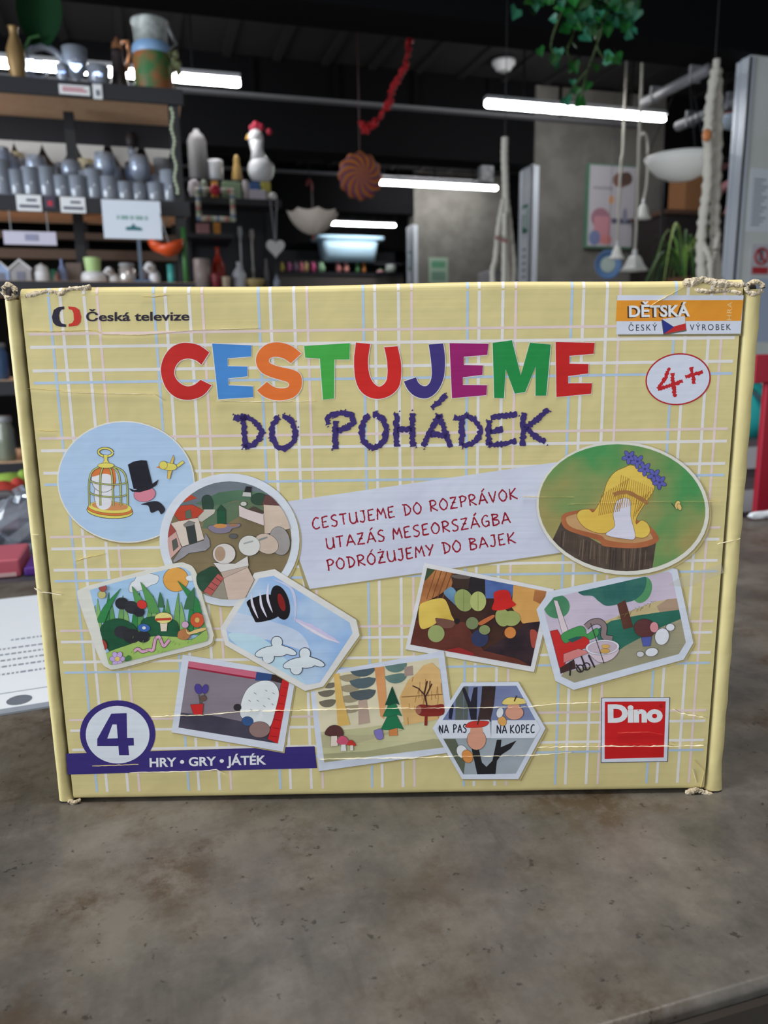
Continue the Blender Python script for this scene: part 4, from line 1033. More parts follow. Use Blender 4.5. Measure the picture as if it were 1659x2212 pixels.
# 10 oval with the stump
ZG = (1120, 930, 440)
p = picture(ZG, 6.0e-4, ellipse(846, 632, 704, 540, 6), ellipse(840, 626, 680, 514, 6), ink(204, 200, 188), (10, 12))
p.fill(p.win, ink2((70, 134, 76), (146, 136, 84), 24))
p.fill([(345, 740), (700, 940), (1118, 900), (1080, 1170), (500, 1170), (270, 900)], ink2((84, 70, 60), (66, 54, 48), 90))
for k in range(34):
    a = 330 + k * 22; b = 800 + min(150, k * 8) if k < 18 else 945; p.line([(a, b + rnd.uniform(0, 30)), (a - 8 + rnd.uniform(-8, 8), b + rnd.uniform(120, 210))], rnd.uniform(5, 11), ink(*rnd.choice([(58, 48, 44), (104, 88, 74), (72, 60, 52)])), 0.4); p.off -= p.step
p.off += p.step
p.fill([(345, 730), (370, 675), (470, 650), (620, 640), (1000, 740), (1130, 850), (1112, 915), (960, 955), (700, 940), (640, 890), (400, 810)], ink2((166, 98, 62), (150, 86, 54), 50), True); p.fill([(385, 725), (420, 690), (600, 670), (980, 770), (1085, 860), (1060, 890), (920, 915), (720, 890), (660, 850), (440, 790)], ink2((182, 142, 98), (168, 124, 80), 60), True)
Yh = ink2((214, 182, 84), (206, 170, 74), 24)
p.fill([(860, 300), (920, 282), (1000, 330), (1085, 420), (1098, 480), (1020, 600), (960, 700), (955, 760), (1000, 730), (1050, 760), (1066, 820), (1030, 865), (960, 865), (820, 800), (740, 825), (640, 830), (530, 780), (475, 700), (500, 650), (570, 640), (610, 660), (680, 540), (720, 420), (780, 340)], Yh, True, 7, ink(110, 72, 36))
p.fill([(800, 570), (900, 560), (910, 700), (945, 868), (860, 878), (710, 845), (780, 780), (770, 680)], ink(200, 196, 208), True, 6, ink(84, 70, 70))
for k in range(12):
    a = 650 + k * 15; p.line([(a, 690 - k * 3), (a + 24 + k * 5, 520 - k * 12)], 5, ink(150, 112, 48)); p.off -= p.step
for k in range(5): p.line([(930 + k * 14, 720 - k * 22), (960 + k * 26, 560 - k * 16)], 5, ink(150, 112, 48)); p.off -= p.step
for k in range(16): p.line([(800 + k * 19, 640 - k * 5), (835 + k * 17, 360 + k * 7)], 5, ink(168, 126, 52)); p.off -= p.step
p.off += p.step
p.line([(770, 520), (880, 500), (1000, 560), (1050, 590)], 34, ink(150, 104, 60), 0.2, sm=True)
p.off += p.step
for cx, cy in ((895, 215), (965, 250), (1025, 312), (1100, 365), (1145, 420)):
    for k in range(5):
        a = k * 2 * PI / 5 + 0.4; p.ell(cx + 32 * math.cos(a), cy + 32 * math.sin(a), 26, 15, ink(88, 88, 160), math.degrees(a), 6, ink(40, 38, 76)); p.off -= p.step * 2
    p.up(); p.ell(cx, cy, 10, 10, ink(60, 56, 110))
p.ell(1290, 602, 20, 34, ink(208, 176, 104), 20, 5); p.ell(1306, 620, 16, 26, ink(208, 176, 104), -20, 5); p.line([(1240, 590), (1275, 630)], 5, OUT)
p.build('picture_oval', 'oval picture of a golden sheaf with blue flowers on a stump')

# ------------------------------------------------------------------ the shop behind the counter
def zpx(px, py, Y): return at_y(px, py, Y).z
def xpx(px, py, Y): return at_y(px, py, Y).x
def col(r, g, b, rough=0.5, name='paint', **kw): return mat('%s_%d_%d_%d' % (name, r, g, b), (r, g, b), rough, **kw)
M_glass = thin_glass('clear_glass', (228, 237, 252), 0.27)
M_wood = mat('raw_chipboard', (250, 204, 164), 0.7, noise=((242, 194, 154), 40.0, 4.0))
M_woodf = mat('dark_board_edge', (34, 34, 40), 0.5)
M_porc = mat('white_glazed_china', (222, 222, 224), 0.25)
M_cream = mat('cream_wax', (222, 210, 176), 0.5)
M_gold = mat('aged_gold', (150, 122, 80), 0.5, metal=0.4)
M_steel = mat('galvanised_steel', (150, 152, 154), 0.65, metal=0.2)

# ---- ceiling lights, tray, conduits
M_tube = mat('lit_tube', (255, 255, 255), 0.5, emit=TUBE_STRENGTH)
LZ = 2.8
def ceiling_light(x0, x1, y, label, LZ=2.8):
    r = thing('ceiling_light', ((x0 + x1) / 2, y, LZ), label, 'ceiling light', 'tube lights under the black ceiling')
    h = (x1 - x0) / 2
    MB().box(-h, h, -0.025, 0.025, 0.02, 0.042).build('housing', col(200, 202, 206), r)
    m = MB(); m.tube([(-h, 0, 0), (-h + 0.012, 0, 0), (h - 0.012, 0, 0), (h, 0, 0)], [0.012, 0.0185, 0.0185, 0.012], 12)
    m.build('tube', M_tube, r, smooth=True)
    for s in (-1, 1):
        m = MB(); m.tube([(s * h * 0.6, 0, 0.042), (s * h * 0.6, 0, ZC - LZ)], 0.006, 6); m.build('hanger', M_black, r)
ceiling_light(1.95, 3.15, 4.42, 'long tube light in front of the pillar with the poster', 2.565)
ceiling_light(-0.64, 0.556, 4.42, 'tube light partly hidden behind the milk can and glassware', 2.565)
ceiling_light(2.20, 3.52, 7.66, 'tube light beside the swirled paper ball')
ceiling_light(2.34, 3.2, 10.1, 'short looking tube light above the pale blue tub')
for i, y in enumerate((5.36, 7.95)):
    z = 2.52 if i else 2.86
    z = zpx(700, 219, 5.36) if i == 0 else zpx(650, 372, 7.95)
    r = thing('cable_tray', (2.2, y, z), 'grey cable tray along the beam ' + ('behind the milk can' if i == 0 else 'behind the paper ball'), 'cable tray')
    m = MB(); m.box(-3.2, 1.4, -0.03, 0.03, -0.009, 0.009)
    m.build('tray_channel', mat('dull_tray', (112, 112, 116), 0.8), r)
    for k in range(9): MB().box(-3.1 + 0.55 * k, -3.08 + 0.55 * k, 0.02, 0.032, 0.0095, ZC - 0.02 - z).build('hanger', M_beam, r)
def conduit(p0, p1, r_, label, m=M_steel):
    d = [(p1[k] - p0[k]) for k in range(3)]
    o = thing('pipe', p0, label, 'pipe')
    MB().tube([(0, 0, 0), tuple(d)], r_, 10).build('pipe_run', m, o, smooth=True)
    for t in (0.2, 0.8): MB().box(d[0] * t - r_ * 1.06, d[0] * t + r_ * 1.06, d[1] * t - 0.008, d[1] * t + 0.008, d[2] * t - r_ * 1.06, d[2] * t + r_ * 1.06 + (BEAM_Z - p0[2] if False else 0.02)).build('pipe_clip', m, o)
a, b = at_z(1390, 222, 2.44), at_z(1600, 138, 2.44)
conduit(tuple(a), (a.x, 3.3, 2.44), 0.026, 'upper grey pipe running toward the ceiling beam above the bowl lamp', col(116, 116, 120))
conduit((a.x + 0.22, a.y, 2.34), (a.x + 0.22, 3.3, 2.34), 0.026, 'lower dark pipe below the thick grey pipe', col(88, 90, 96))
a = at_z(1045, 380, 2.44)
conduit(tuple(a), (a.x, 5.5, 2.44), 0.045, 'grey pipe ending above the third tube light')

# ---- smoke detector
p = at_z(1088, 132, ZC - 0.02)
r = thing('smoke_detector', (p.x, p.y, ZC - 0.02), 'round white smoke detector on the black ceiling', 'smoke detector')
MB().lathe([(0, -0.06), (0.05, -0.055), (0.062, -0.03), (0.075, -0.025), (0.08, 0), (0, 0)], seg=20).build('housing', M_porc, r, smooth=True)
MB().lathe([(0, -0.07), (0.025, -0.068), (0.03, -0.056)], seg=14).build('sensor_grille', col(150, 150, 150), r)

# ---- red garland
gp = [(905, -30), (903, 8), (893, 40), (888, 70), (884, 100), (874, 140), (862, 170), (852, 182), (844, 215), (834, 232), (820, 255), (806, 270), (791, 280), (782, 268)]
P3 = spline([tuple(at_y(x, y, 3.9)) for x, y in gp], False, 5)
r = thing('garland', (P3[0][0], 3.9, ZC), 'thin red tinsel garland drooping from the ceiling', 'garland')
o_ = Vector(r.location)
m = MB(); m.tube([Vector(q) - o_ for q in [(P3[0][0], 3.9, ZC)] + P3], 0.007, 6); m.build('cord', col(150, 20, 30), r)
m = MB()
for q in P3:
    for _ in range(3):
        c = Vector(q) - o_ + Vector((rnd.uniform(-.012, .012), rnd.uniform(-.015, .015), rnd.uniform(-.015, .015)))
        m.ball(c, rnd.uniform(0.005, 0.011), (1, .6, 1), None, 6, 4)
for q in P3[::9]: m.ball(Vector(q) - o_, 0.019, (1, .7, .9), None, 7, 5)
m.build('tinsel', mat('red_tinsel', (180, 22, 32), 0.6), r)

# ---- swirled paper ball
c = at_y(778, 381, 4.0); R0 = 0.112
r = thing('paper_ball', tuple(c), 'orange and plum swirled round paper ornament hanging from the ceiling', 'paper ornament')
m = MB(); nseg, nr = 72, 9; vs = []
m0, m1, m2 = col(196, 112, 44, 0.7), col(124, 54, 92, 0.7), col(128, 104, 104, 0.7)
for fb in (-1, 1):
    for i in range(nr + 1):
        t = i / nr; rr = R0 * math.sin(t * PI / 2)
        for j in range(nseg):
            a = 2 * PI * j / nseg + 1.1 * t * fb * -1
            rip = 1 + 0.05 * math.cos(a * 12 + 0) * t
            vs.append((rr * rip * math.cos(a), fb * 0.05 * (math.cos(t * PI / 2) + 0.08 * math.cos(j * PI * 12 / nseg * 2) * t), rr * rip * math.sin(a)))
m.v = vs
for fb in range(2):
    for i in range(nr):
        for j in range(nseg):
            k = (j + 1) % nseg; b = fb * (nr + 1) * nseg
            m.f.append([b + i * nseg + j, b + i * nseg + k, b + (i + 1) * nseg + k, b + (i + 1) * nseg + j])
            m.mi.append((0, 0, 0, 1, 1, 2)[(j // 1) % 6])
m.m = [m0, m1, m2]
m.build('paper_folds', None, r, smooth=True)
MB().tube([(0, 0, R0), (0.002, 0, ZC - c.z)], 0.0025, 5).build('string', col(70, 30, 30), r)

# ---- trailing ivy
r = thing('hanging_ivy', tuple(at_y(1260, -60, 2.1)), 'green ivy plant trailing down from the ceiling', 'plant')
o_ = Vector(r.location)
runs = [[(1260, -60), (1230, -10), (1200, 60), (1190, 100), (1198, 118)], [(1260, -60), (1250, 20), (1240, 70), (1225, 110), (1240, 135)], [(1260, -60), (1290, 10), (1300, 60), (1290, 100), (1310, 130), (1330, 120)],
        [(1260, -60), (1320, 0), (1345, 30), (1350, 55)], [(1300, 60), (1285, 110), (1270, 150), (1262, 180), (1255, 215)], [(1270, 150), (1240, 185), (1222, 210)], [(1260, -60), (1180, -20), (1150, 0)],
        [(1260, -60), (1300, -10), (1330, 20), (1370, 10)], [(1260, -60), (1270, 0), (1260, 40), (1275, 60)]]
m = MB(); lf = MB()
G3 = [mat('ivy_leaf_a', (30, 104, 40), 0.45), mat('ivy_leaf_b', (20, 70, 40), 0.45), mat('ivy_leaf_c', (44, 112, 86), 0.45), mat('ivy_leaf_d', (34, 78, 30), 0.45)]
def leaf(mb, c, s, mt):
    t = Vector((rnd.uniform(-1, 1), rnd.uniform(-.6, .6), rnd.uniform(-1.2, 0.1))).normalized()
    n = Vector((rnd.uniform(-.5, .5), -1, rnd.uniform(-.5, .5))).normalized(); u = t.cross(n).normalized(); n = u.cross(t)
    shp = [(0, 0, 0), (-.15, .45, .1), (.2, .62, .12), (.5, .42, .06), (1.05, 0, 0), (.5, -.42, .06), (.2, -.62, .12), (-.15, -.45, .1)]
    vs = [c + t * (a * s) + u * (b * s) + n * (d * s) for a, b, d in shp] + [c + t * (.35 * s) - n * (.05 * s)]
    mb.add(vs, [(i, (i + 1) % 8, 8) for i in range(8)], mt)
for q in runs:
    pts = spline([tuple(at_y(x, y, 2.1 + 0.05 * math.sin(x))) for x, y in q], False, 5)
    m.tube([Vector(k) - o_ for k in pts], 0.0025, 5)
    ends = q[-1]
    for i, k in enumerate(pts):
        dens = 2 if at_y(1260, 60, 2.1).z < k[2] else (0 if rnd.random() < 0.72 else 1)
        for _ in range(dens): leaf(lf, Vector(k) - o_ + Vector((rnd.uniform(-.03, .03), rnd.uniform(-.04, .04), rnd.uniform(-.02, .02))), rnd.uniform(0.018, 0.034), rnd.choice(G3))
    k = pts[-1]
    for _ in range(2): leaf(lf, Vector(k) - o_, rnd.uniform(0.024, 0.032), rnd.choice(G3))
m.tube([(0, 0, 0), (0, 0, ZC - o_.z)], 0.004, 6)
m.build('stem', col(60, 80, 40), r); lf.build('foliage', None, r)

# ---- macrame plant hangers and their rope loops
M_rope = mat('cotton_rope', (186, 182, 172), 0.9, bump=0.5, bscale=120)
def strand(mb, pts, r_, Y, o_, knots=0.0):
    P = spline([tuple(at_y(x, y, Y + dy)) for x, y, dy in pts], False, 8)
    rr = [r_ * (1 + knots * math.sin(i * 2.4)) for i in range(len(P))]
    mb.tube([Vector(k) - o_ for k in P], rr, 8)
r = thing('macrame_hanger', tuple(at_y(1545, 128, 2.2)), 'long thick knotted rope plant hanger in front of the white bowl lamp', 'plant hanger', 'rope plant hangers')
o_ = Vector(r.location); m = MB()
strand(m, [(1548, 128, 0), (1546, 160, 0), (1540, 200, 0)], 0.011, 2.2, o_)
m.build('hanging_loop', M_rope, r, smooth=True)
MB().tube([(0, 0, 0), (0, 0, ZC - o_.z)], 0.0015, 6).build('hanging_string', M_black, r)
for i, pts in enumerate(([(1546, 150, 0), (1534, 230, 0), (1530, 300, 0), (1528, 400, 0), (1518, 480, 0), (1514, 560, 0), (1520, 640, 0)], [(1548, 150, .02), (1551, 240, .02), (1549, 340, .02), (1545, 450, .02), (1545, 530, .02), (1552, 640, .02)],
                         [(1514, 520, 0), (1528, 545, -.02), (1534, 570, -.02), (1534, 660, 0)], [(1551, 505, 0), (1543, 545, -.02), (1534, 570, -.02)])):
    m = MB(); strand(m, pts, 0.0155 if i < 2 else 0.010, 2.2, o_, 0.22); m.build('rope_strand', M_rope, r, smooth=True)
m = MB(); m.ball(at_y(1527, 292, 2.17) - o_, 0.016, (1, .7, 1.2), col(190, 120, 70), 8, 6); m.build('wooden_bead', None, r)
r = thing('macrame_hanger', tuple(at_y(1091, 297, 3.0)), 'slimmer rope plant hanger splitting into three below a pink bow', 'plant hanger', 'rope plant hangers')
o_ = Vector(r.location); m = MB()
strand(m, [(1091, 297, 0), (1090, 340, 0), (1092, 400, 0), (1093, 450, 0), (1090, 480, 0)], 0.015, 3.0, o_, 0.08)
m.build('hanging_loop', M_rope, r, smooth=True)
MB().tube([(0, 0, 0), (0, 0, ZC - o_.z)], 0.0015, 6).build('hanging_string', M_black, r)
for pts in ([(1088, 430, 0), (1077, 490, 0), (1070, 560, 0), (1064, 585, 0), (1066, 640, 0)], [(1091, 460, -.02), (1090, 520, -.02), (1089, 600, -.02), (1089, 640, -.02)], [(1095, 430, 0), (1103, 500, 0), (1110, 580, 0), (1104, 640, 0)], [(1094, 440, .02), (1098, 500, .02), (1096, 540, .02), (1100, 640, .02)]):
    m = MB(); strand(m, pts, 0.0115, 3.0, o_, 0.12); m.build('rope_strand', M_rope, r, smooth=True)
m = MB(); q = at_y(1080, 517, 2.96) - o_; m.tube([q + Vector((-.018, 0, .008)), q, q + Vector((.03, 0, -.006))], [0.009, 0.005, 0.008], 7); m.build('bow', col(150, 110, 105), r)

# ---- bell lamps on loops of flex, bowl lamps
M_shade = mat('opal_glass_shade', (250, 248, 244), 0.3)
def _opal():
    nt = M_shade.node_tree; out = nt.nodes['Material Output']; p = nt.nodes['Principled BSDF']
    t = nt.nodes.new('ShaderNodeBsdfTranslucent'); t.inputs['Color'].default_value = (0.95, 0.95, 0.93, 1)
    x = nt.nodes.new('ShaderNodeMixShader'); x.inputs[0].default_value = 0.5
    nt.links.new(p.outputs[0], x.inputs[1]); nt.links.new(t.outputs[0], x.inputs[2]); nt.links.new(x.outputs[0], out.inputs['Surface'])
_opal()
def bell_lamp(cx, top, bot, w, Y, flex, label, frill=0.0):
    t = at_y(cx, top, Y); zb = zpx(cx, bot, Y); h = t.z - zb; R_ = 1.2 * w / 2 / FPX * (Vector(t) - CAM).dot(FWD)
    r = thing('pendant_lamp', (t.x, Y, zb), label, 'pendant lamp', 'small white pendant lamps')
    prof = [(R_ * .18, h), (R_ * .34, h * .93), (R_ * .5, h * .7), (R_ * .62, h * .4), (R_ * .82, h * .14), (R_, 0), (R_ * .95, 0.003), (R_ * .76, h * .15), (R_ * .56, h * .4), (R_ * .44, h * .68), (R_ * .28, h * .88), (0, h * .9)]
    MB().lathe(prof, seg=30, wob=(lambda a: 1 + frill * math.cos(a * 6)) if frill else None).build('lamp_shade', M_shade, r, smooth=True)
    MB().lathe([(0, h + 0.03), (R_ * .16, h + 0.03), (R_ * .2, h - 0.002), (0, h - 0.002)], seg=12).build('lamp_holder', M_porc, r, smooth=True)
    P = [Vector(at_y(x, y, Y + dy)) - Vector(r.location) for x, y, dy in flex]
    P = [Vector((0, 0, h + 0.02))] + P[:-1] + [Vector((P[-1].x, P[-1].y, ZC - r.location.z))]
    MB().tube(spline([tuple(k) for k in P], False, 8), 0.008, 8).build('flex', M_rope, r, smooth=True)
bell_lamp(1390, 441, 473, 32, 4.2, [(1397, 400, 0), (1400, 340, 0), (1398, 300, 0), (1390, 287, 0), (1381, 300, .02), (1384, 250, .05), (1384, 180, .05)], 'small bell-shaped white lamp hanging highest beside the poster')
bell_lamp(1371, 551, 585, 52, 3.95, [(1374, 500, 0), (1377, 420, 0), (1380, 340, 0), (1381, 300, 0), (1384, 200, 0.03)], 'frilled flower-shaped white lamp hanging lowest beside the poster', 0.1)
bell_lamp(1333, 531, 559, 28, 4.3, [(1336, 480, 0), (1338, 420, 0), (1343, 340, 0), (1346, 318, 0), (1347, 260, 0.03)], 'small bell-shaped white lamp hanging in front of the poster corner')
def bowl_lamp(x0, x1, rim, bot, Y, label, m, rimm=None):
    c = at_y((x0 + x1) / 2, rim, Y); R_ = (at_y(x1, rim, Y) - at_y(x0, rim, Y)).length / 2 * 0.98; h = c.z - zpx((x0 + x1) / 2, bot, Y)
    h *= 0.9
    r = thing('bowl_lamp', (c.x, Y, c.z - h), label, 'ceiling lamp', 'hanging bowl lamps')
    MB().lathe([(0, 0), (R_ * .35, h * .06), (R_ * .66, h * .3), (R_ * .88, h * .65), (R_, h), (R_ * .97, h * 1.02), (R_ * .85, h * .68), (R_ * .6, h * .34), (0, h * .12)], seg=36).build('glass_bowl', m, r, smooth=True)
    if rimm: MB().lathe([(R_ * .96, h), (R_ * 1.01, h), (R_ * 1.0, h * 1.12), (R_ * .95, h * 1.12), (R_ * .96, h)], seg=36).build('rim', rimm, r)
    g = MB()
    for k in range(3):
        a = 2 * PI * k / 3 + .5; g.tube([(R_ * .95 * math.cos(a), R_ * .95 * math.sin(a), h), (0, 0, h + 0.45)], 0.003, 5)
    g.tube([(0, 0, h + 0.45), (0, 0, ZC - c.z + h)], 0.004, 5)
    g.build('hanging_chain', M_black, r)
bowl_lamp(1405, 1541, 340, 397, 3.6, 'wide white glass bowl lamp behind the thick rope hanger', M_shade)
bowl_lamp(1556, 1612, 252, 284, 3.9, 'smaller bluish bowl lamp with a reddish rim beside the bright pillar edge', mat('bluish_opal', (180, 196, 216), 0.3), col(150, 90, 80))

# ---- framed poster on the pillar
Yp = 5.385
x0, x1, z0, z1 = xpx(1264, 450, Yp), xpx(1364, 450, Yp), zpx(1310, 537, Yp), zpx(1310, 357, Yp)
r = thing('framed_poster', ((x0 + x1) / 2, Yp, z0), 'tall framed poster with pink and blue print on the concrete pillar', 'poster')
h, H = (x1 - x0) / 2, z1 - z0
MB().box(-h, h, -0.03, 0.012, 0, H).build('frame', col(96, 134, 112), r)
MB().box(-h + 0.012, h + 0.004, -0.034, -0.0295, 0.012, H - 0.012).build('poster_sheet', col(190, 186, 192), r)
_po = [0.0345]
def pbox(n, a, b, c_, d, colr):
    _po[0] += 0.0004
    MB().box(-h + 2 * h * a, -h + 2 * h * b, -_po[0] - .0006, -0.0345, H * c_, H * d).build(n, colr, r)
def pblob(n, a, c_, ra, rc, colr):
    m = MB(); pts = [(-h + 2 * h * (a + ra * math.cos(t * PI / 12)), H * (c_ + rc * math.sin(t * PI / 12))) for t in range(24)]
    _po[0] += 0.0004; m.prism(pts, -_po[0] - .0006, -0.0345); m.build(n, colr, r)
pblob('printed_photo', 0.68, 0.82, 0.17, 0.09, col(124, 92, 82)); pblob('printed_photo', 0.80, 0.84, 0.13, 0.08, col(92, 72, 66))
pblob('printed_shape', 0.28, 0.36, 0.2, 0.12, col(160, 116, 130)); pbox('printed_shape', 0.15, 0.5, 0.05, 0.38, col(200, 140, 150)); pblob('printed_shape', 0.17, 0.12, 0.12, 0.09, col(120, 130, 170)); pblob('printed_shape', 0.42, 0.1, 0.12, 0.06, col(206, 130, 130))
pbox('printed_text', 0.52, 0.95, 0.30, 0.36, col(90, 90, 110)); pbox('printed_text', 0.1, 0.52, 0.70, 0.73, col(160, 150, 160)); pblob('printed_shape', 0.5, 0.58, 0.06, 0.05, col(210, 160, 120)); pblob('printed_shape', 0.8, 0.4, 0.05, 0.09, col(140, 140, 160))

# ---- pillar near: sheet and prohibition sign on its front face
Yn = 3.2485
def near_sign(name, px0, px1, py0, py1, label, cat, sheet):
    x0, x1, z0, z1 = xpx(px0, (py0 + py1) / 2, Yn), xpx(px1, (py0 + py1) / 2, Yn), zpx((px0 + px1) / 2, py1, Yn), zpx((px0 + px1) / 2, py0, Yn)
    r = thing(name, ((x0 + x1) / 2, Yn, z0), label, cat); h, H = (x1 - x0) / 2, z1 - z0
    MB().box(-h, h, -0.003, 0, 0, H).build('sheet', sheet, r); return r, h, H
r, h, H = near_sign('paper_notice', 1617, 1720, 366, 502, 'tall white notice on the bright pillar above the prohibition sign', 'sign', M_paper)
m = MB()
for k in range(14): m.box(-h * .85, -h * .5 + h * .12 * (k % 3), -0.0045, -0.003, H * (.1 + .055 * k), H * (.12 + .055 * k)); 
m.build('printed_text', M_grey, r)
r, h, H = near_sign('prohibition_sign', 1621, 1664, 528, 596, 'white sign with a red crossed circle and red strip on the bright pillar', 'sign', col(200, 200, 206))
m = MB(); m.tube([(0.62 * h * math.cos(t * PI / 12), -0.004, H * .62 + .62 * h * math.sin(t * PI / 12)) for t in range(24)], 0.006, 6, closed=True); m.tube([(-.4 * h, -0.004, H * .62 + .4 * h), (.4 * h, -0.004, H * .62 - .4 * h)], 0.005, 6); m.build('red_ring', col(176, 50, 56), r)
m = MB(); m.ball((0, -0.003, H * .74), 0.014, (1, .15, 1), None, 10, 6); m.box(-h * .2, h * .2, -0.0045, -0.003, H * .46, H * .68); m.build('figure_symbol', col(110, 110, 120), r)
MB().box(-h * .8, h * .8, -0.0045, -0.003, H * .06, H * .28).build('red_strip', col(184, 46, 50), r)
r, h, H = near_sign('plain_panel', 1614, 1720, 602, 738, 'pale blue blank panel low on the bright pillar', 'panel', col(176, 190, 214))
r.name = 'notice_board'

# ---- things on shelves ----------------------------------------------------------------------------------------
def lathe_item(name, x0, x1, top, zb, Y, prof, m, label, cat, group=None, seg=22, parts=None, deeper=0.0):
    """round object: pixel width and top, standing at height zb"""
    cx = (x0 + x1) / 2
    c = at_y(cx, top, Y + deeper); R_ = (at_y(x1, top, Y + deeper) - at_y(x0, top, Y + deeper)).length / 2; H = max(0.01, c.z - zb)
    r = thing(name, (c.x, Y + deeper, zb), label, cat, group)
    MB().lathe([(a * R_, b * H) for a, b in prof], seg=seg).build('body', m, r, smooth=True)
    for pn_, pp, pm in (parts or []):
        MB().lathe([(a * R_, b * H) for a, b in pp], seg=seg).build(pn_, pm, r, smooth=True)
    return r, R_, H
P_cup = [(0, 0), (.7, 0), (.85, .1), (1, .95), (1, 1), (.93, 1), (.8, .12), (0, .08)]
P_vase = [(0, 0), (.5, 0), (.62, .05), (1, .4), (.9, .62), (.4, .85), (.45, .97), (.55, 1), (.4, 1), (.3, .86), (0, .8)]
P_jar = [(0, 0), (.85, 0), (1, .06), (1, .72), (.8, .82), (.8, .86), (0, .86)]
P_lid = [(.82, .86), (.9, .87), (.9, .97), (.8, 1), (0, 1)]
P_box = [(0, 0), (1, 0), (1, 1), (0, 1)]
P_tall = [(0, 0), (.95, 0), (1, .04), (1, .78), (.7, .9), (.3, .96), (.28, 1), (0, 1)]
P_bowl = [(0, 0), (.45, 0), (.5, .05), (.85, .4), (1, .95), (.97, 1), (.8, .45), (0, .12)]
P_candle = [(0, 0), (.9, 0), (.9, .05), (.3, .1), (.22, .3), (.4, .36), (.2, .45), (.25, .8), (.6, .9), (.5, 1), (0, 1)]
P_bottle = [(0, 0), (.9, 0), (1, .05), (1, .55), (.7, .7), (.3, .82), (.28, .96), (.36, .97), (.36, 1), (0, 1)]
def block_item(name, x0, x1, top, zb, Y, m, label, cat, depth=0.05, group=None, bev=0.003, part='body'):
    a, b = at_y(x0, top, Y), at_y(x1, top, Y); h = (b.x - a.x) / 2
    r = thing(name, ((a.x + b.x) / 2, Y, zb), label, cat, group)
    MB().box(-h, h, 0, depth, 0, max(.01, a.z - zb)).build(part, m, r, bevel=bev)
    return r, h, a.z - zb

# rack with glassware
RY0, RY1 = 3.0, 3.45; RXR = 0.165; RXL = -0.95
ZT, ZG_, ZB_ = 2.083, 1.715, 1.43
rk = thing('shelving_rack', ((RXR + RXL) / 2, (RY0 + RY1) / 2, 0), 'black steel rack of glassware standing behind the counter', 'shelving')
ro = Vector(rk.location)
def rb(name, x0, x1, y0, y1, z0, z1, m):
    o = MB().box(x0 - ro.x, x1 - ro.x, y0 - ro.y, y1 - ro.y, z0, z1).build(name, m, rk); return o
for x_ in (RXL, -0.235, RXR - 0.04):
    rb('upright', x_, x_ + 0.035, RY0 + (0.0 if x_ > 0 else .2), RY0 + 0.04 + (0 if x_ > 0 else .2), 0, ZT - 0.041, M_black)
    rb('upright', x_, x_ + 0.035, RY1 - 0.04, RY1, 0, ZT - 0.041, M_black)
for z_, y0 in ((ZT, RY0), (ZG_, RY0), (ZB_, RY0 - 0.08), (1.10, RY0), (0.81, RY0), (0.45, RY0)):
    rb('shelf_board', RXL - .01, RXR + .01, y0 + 0.003, RY1 + 0.01, z_ - 0.018, z_, M_wood)
    rb('shelf_beam', RXL - .01, RXR + .012, y0 - 0.012, y0 + 0.002, z_ - 0.052, z_ - 0.002, M_woodf)
rb('back_beam', RXL, RXR, RY1 - 0.06, RY1 - 0.02, ZT - 0.11, ZT - 0.019, M_woodf)
rb('back_beam', RXL, RXR, RY1 - 0.06, RY1 - 0.02, ZG_ - 0.085, ZG_ - 0.06, mat('rail_wood', (96, 78, 66), 0.7)); rb('back_beam', RXL, RXR, RY1 - 0.06, RY1 - 0.02, ZG_ - 0.16, ZG_ - 0.125, mat('rail_wood', (96, 78, 66), 0.7))
rb('back_panel', RXL, RXR, RY1 + 0.0, RY1 + 0.012, ZG_, ZT - 0.019, mat('brown_back_panel', (136, 116, 100), 0.8))
# white scalloped lace under the back beam
sc = thing('lace_trim', (ro.x, RY1 - 0.065, ZT - 0.11), 'white scalloped lace edging hanging above the glasses', 'lace')
m = MB(); x_ = RXL
while x_ < RXR - 0.09:
    w = 0.1; pts = [(x_ + w * k / 12 - ro.x, -0.075 * math.sin(PI * k / 12) ** 0.85) for k in range(13)]
    m.prism([(pts[0][0], 0.004)] + pts + [(pts[-1][0], 0.004)], -0.001, 0.002); x_ += w * (0.98 if rnd.random() < .7 else 1.25)
m.build('scallops', mat('white_lace', (216, 212, 206), 0.9), sc)
# glasses
def make_tumbler(nm, prof, label, cat, group):
    r = thing(nm, (0, 0, -5), label, cat, group); MB().lathe(prof, seg=20).build('bowl' if cat == 'wine glass' else 'body', M_glass, r, smooth=True); return r
T_ = [(0, 0), (.026, 0), (.028, .004), (.032, .074), (.0305, .075), (.0265, .012), (0, .011)]
TT = [(0, 0), (.025, 0), (.027, .004), (.032, .105), (.0305, .106), (.0255, .014), (0, .013)]
WG = [(0, 0), (.032, 0), (.033, .002), (.006, .006), (.004, .012), (.004, .075), (.012, .083), (.032, .11), (.036, .14), (.031, .175), (.0295, .175), (.034, .14), (.03, .112), (.01, .088), (0, .086)]
HG = [(0, 0), (.03, 0), (.03, .004), (.008, .02), (.02, .06), (.03, .11), (.026, .15), (.034, .215), (.032, .215), (.024, .15), (.027, .11), (.017, .06), (0, .03)]
tum = make_tumbler('drinking_glass', T_, 'short clear tumbler standing in the crowded row of glasses above the price sign', 'glass', 'short tumblers on the rack')
tal = make_tumbler('drinking_glass', TT, 'tall clear tumbler among the glasses on the rack shelf', 'glass', 'tall tumblers on the rack')
win = make_tumbler('wine_glass', WG, 'clear stemmed wine glass behind the tumblers on the rack shelf', 'wine glass', 'wine glasses on the rack')
hur = make_tumbler('cocktail_glass', HG, 'very tall curvy clear glass reaching up to the lace edging', 'glass', 'tall curvy glasses on the rack')
used = set()
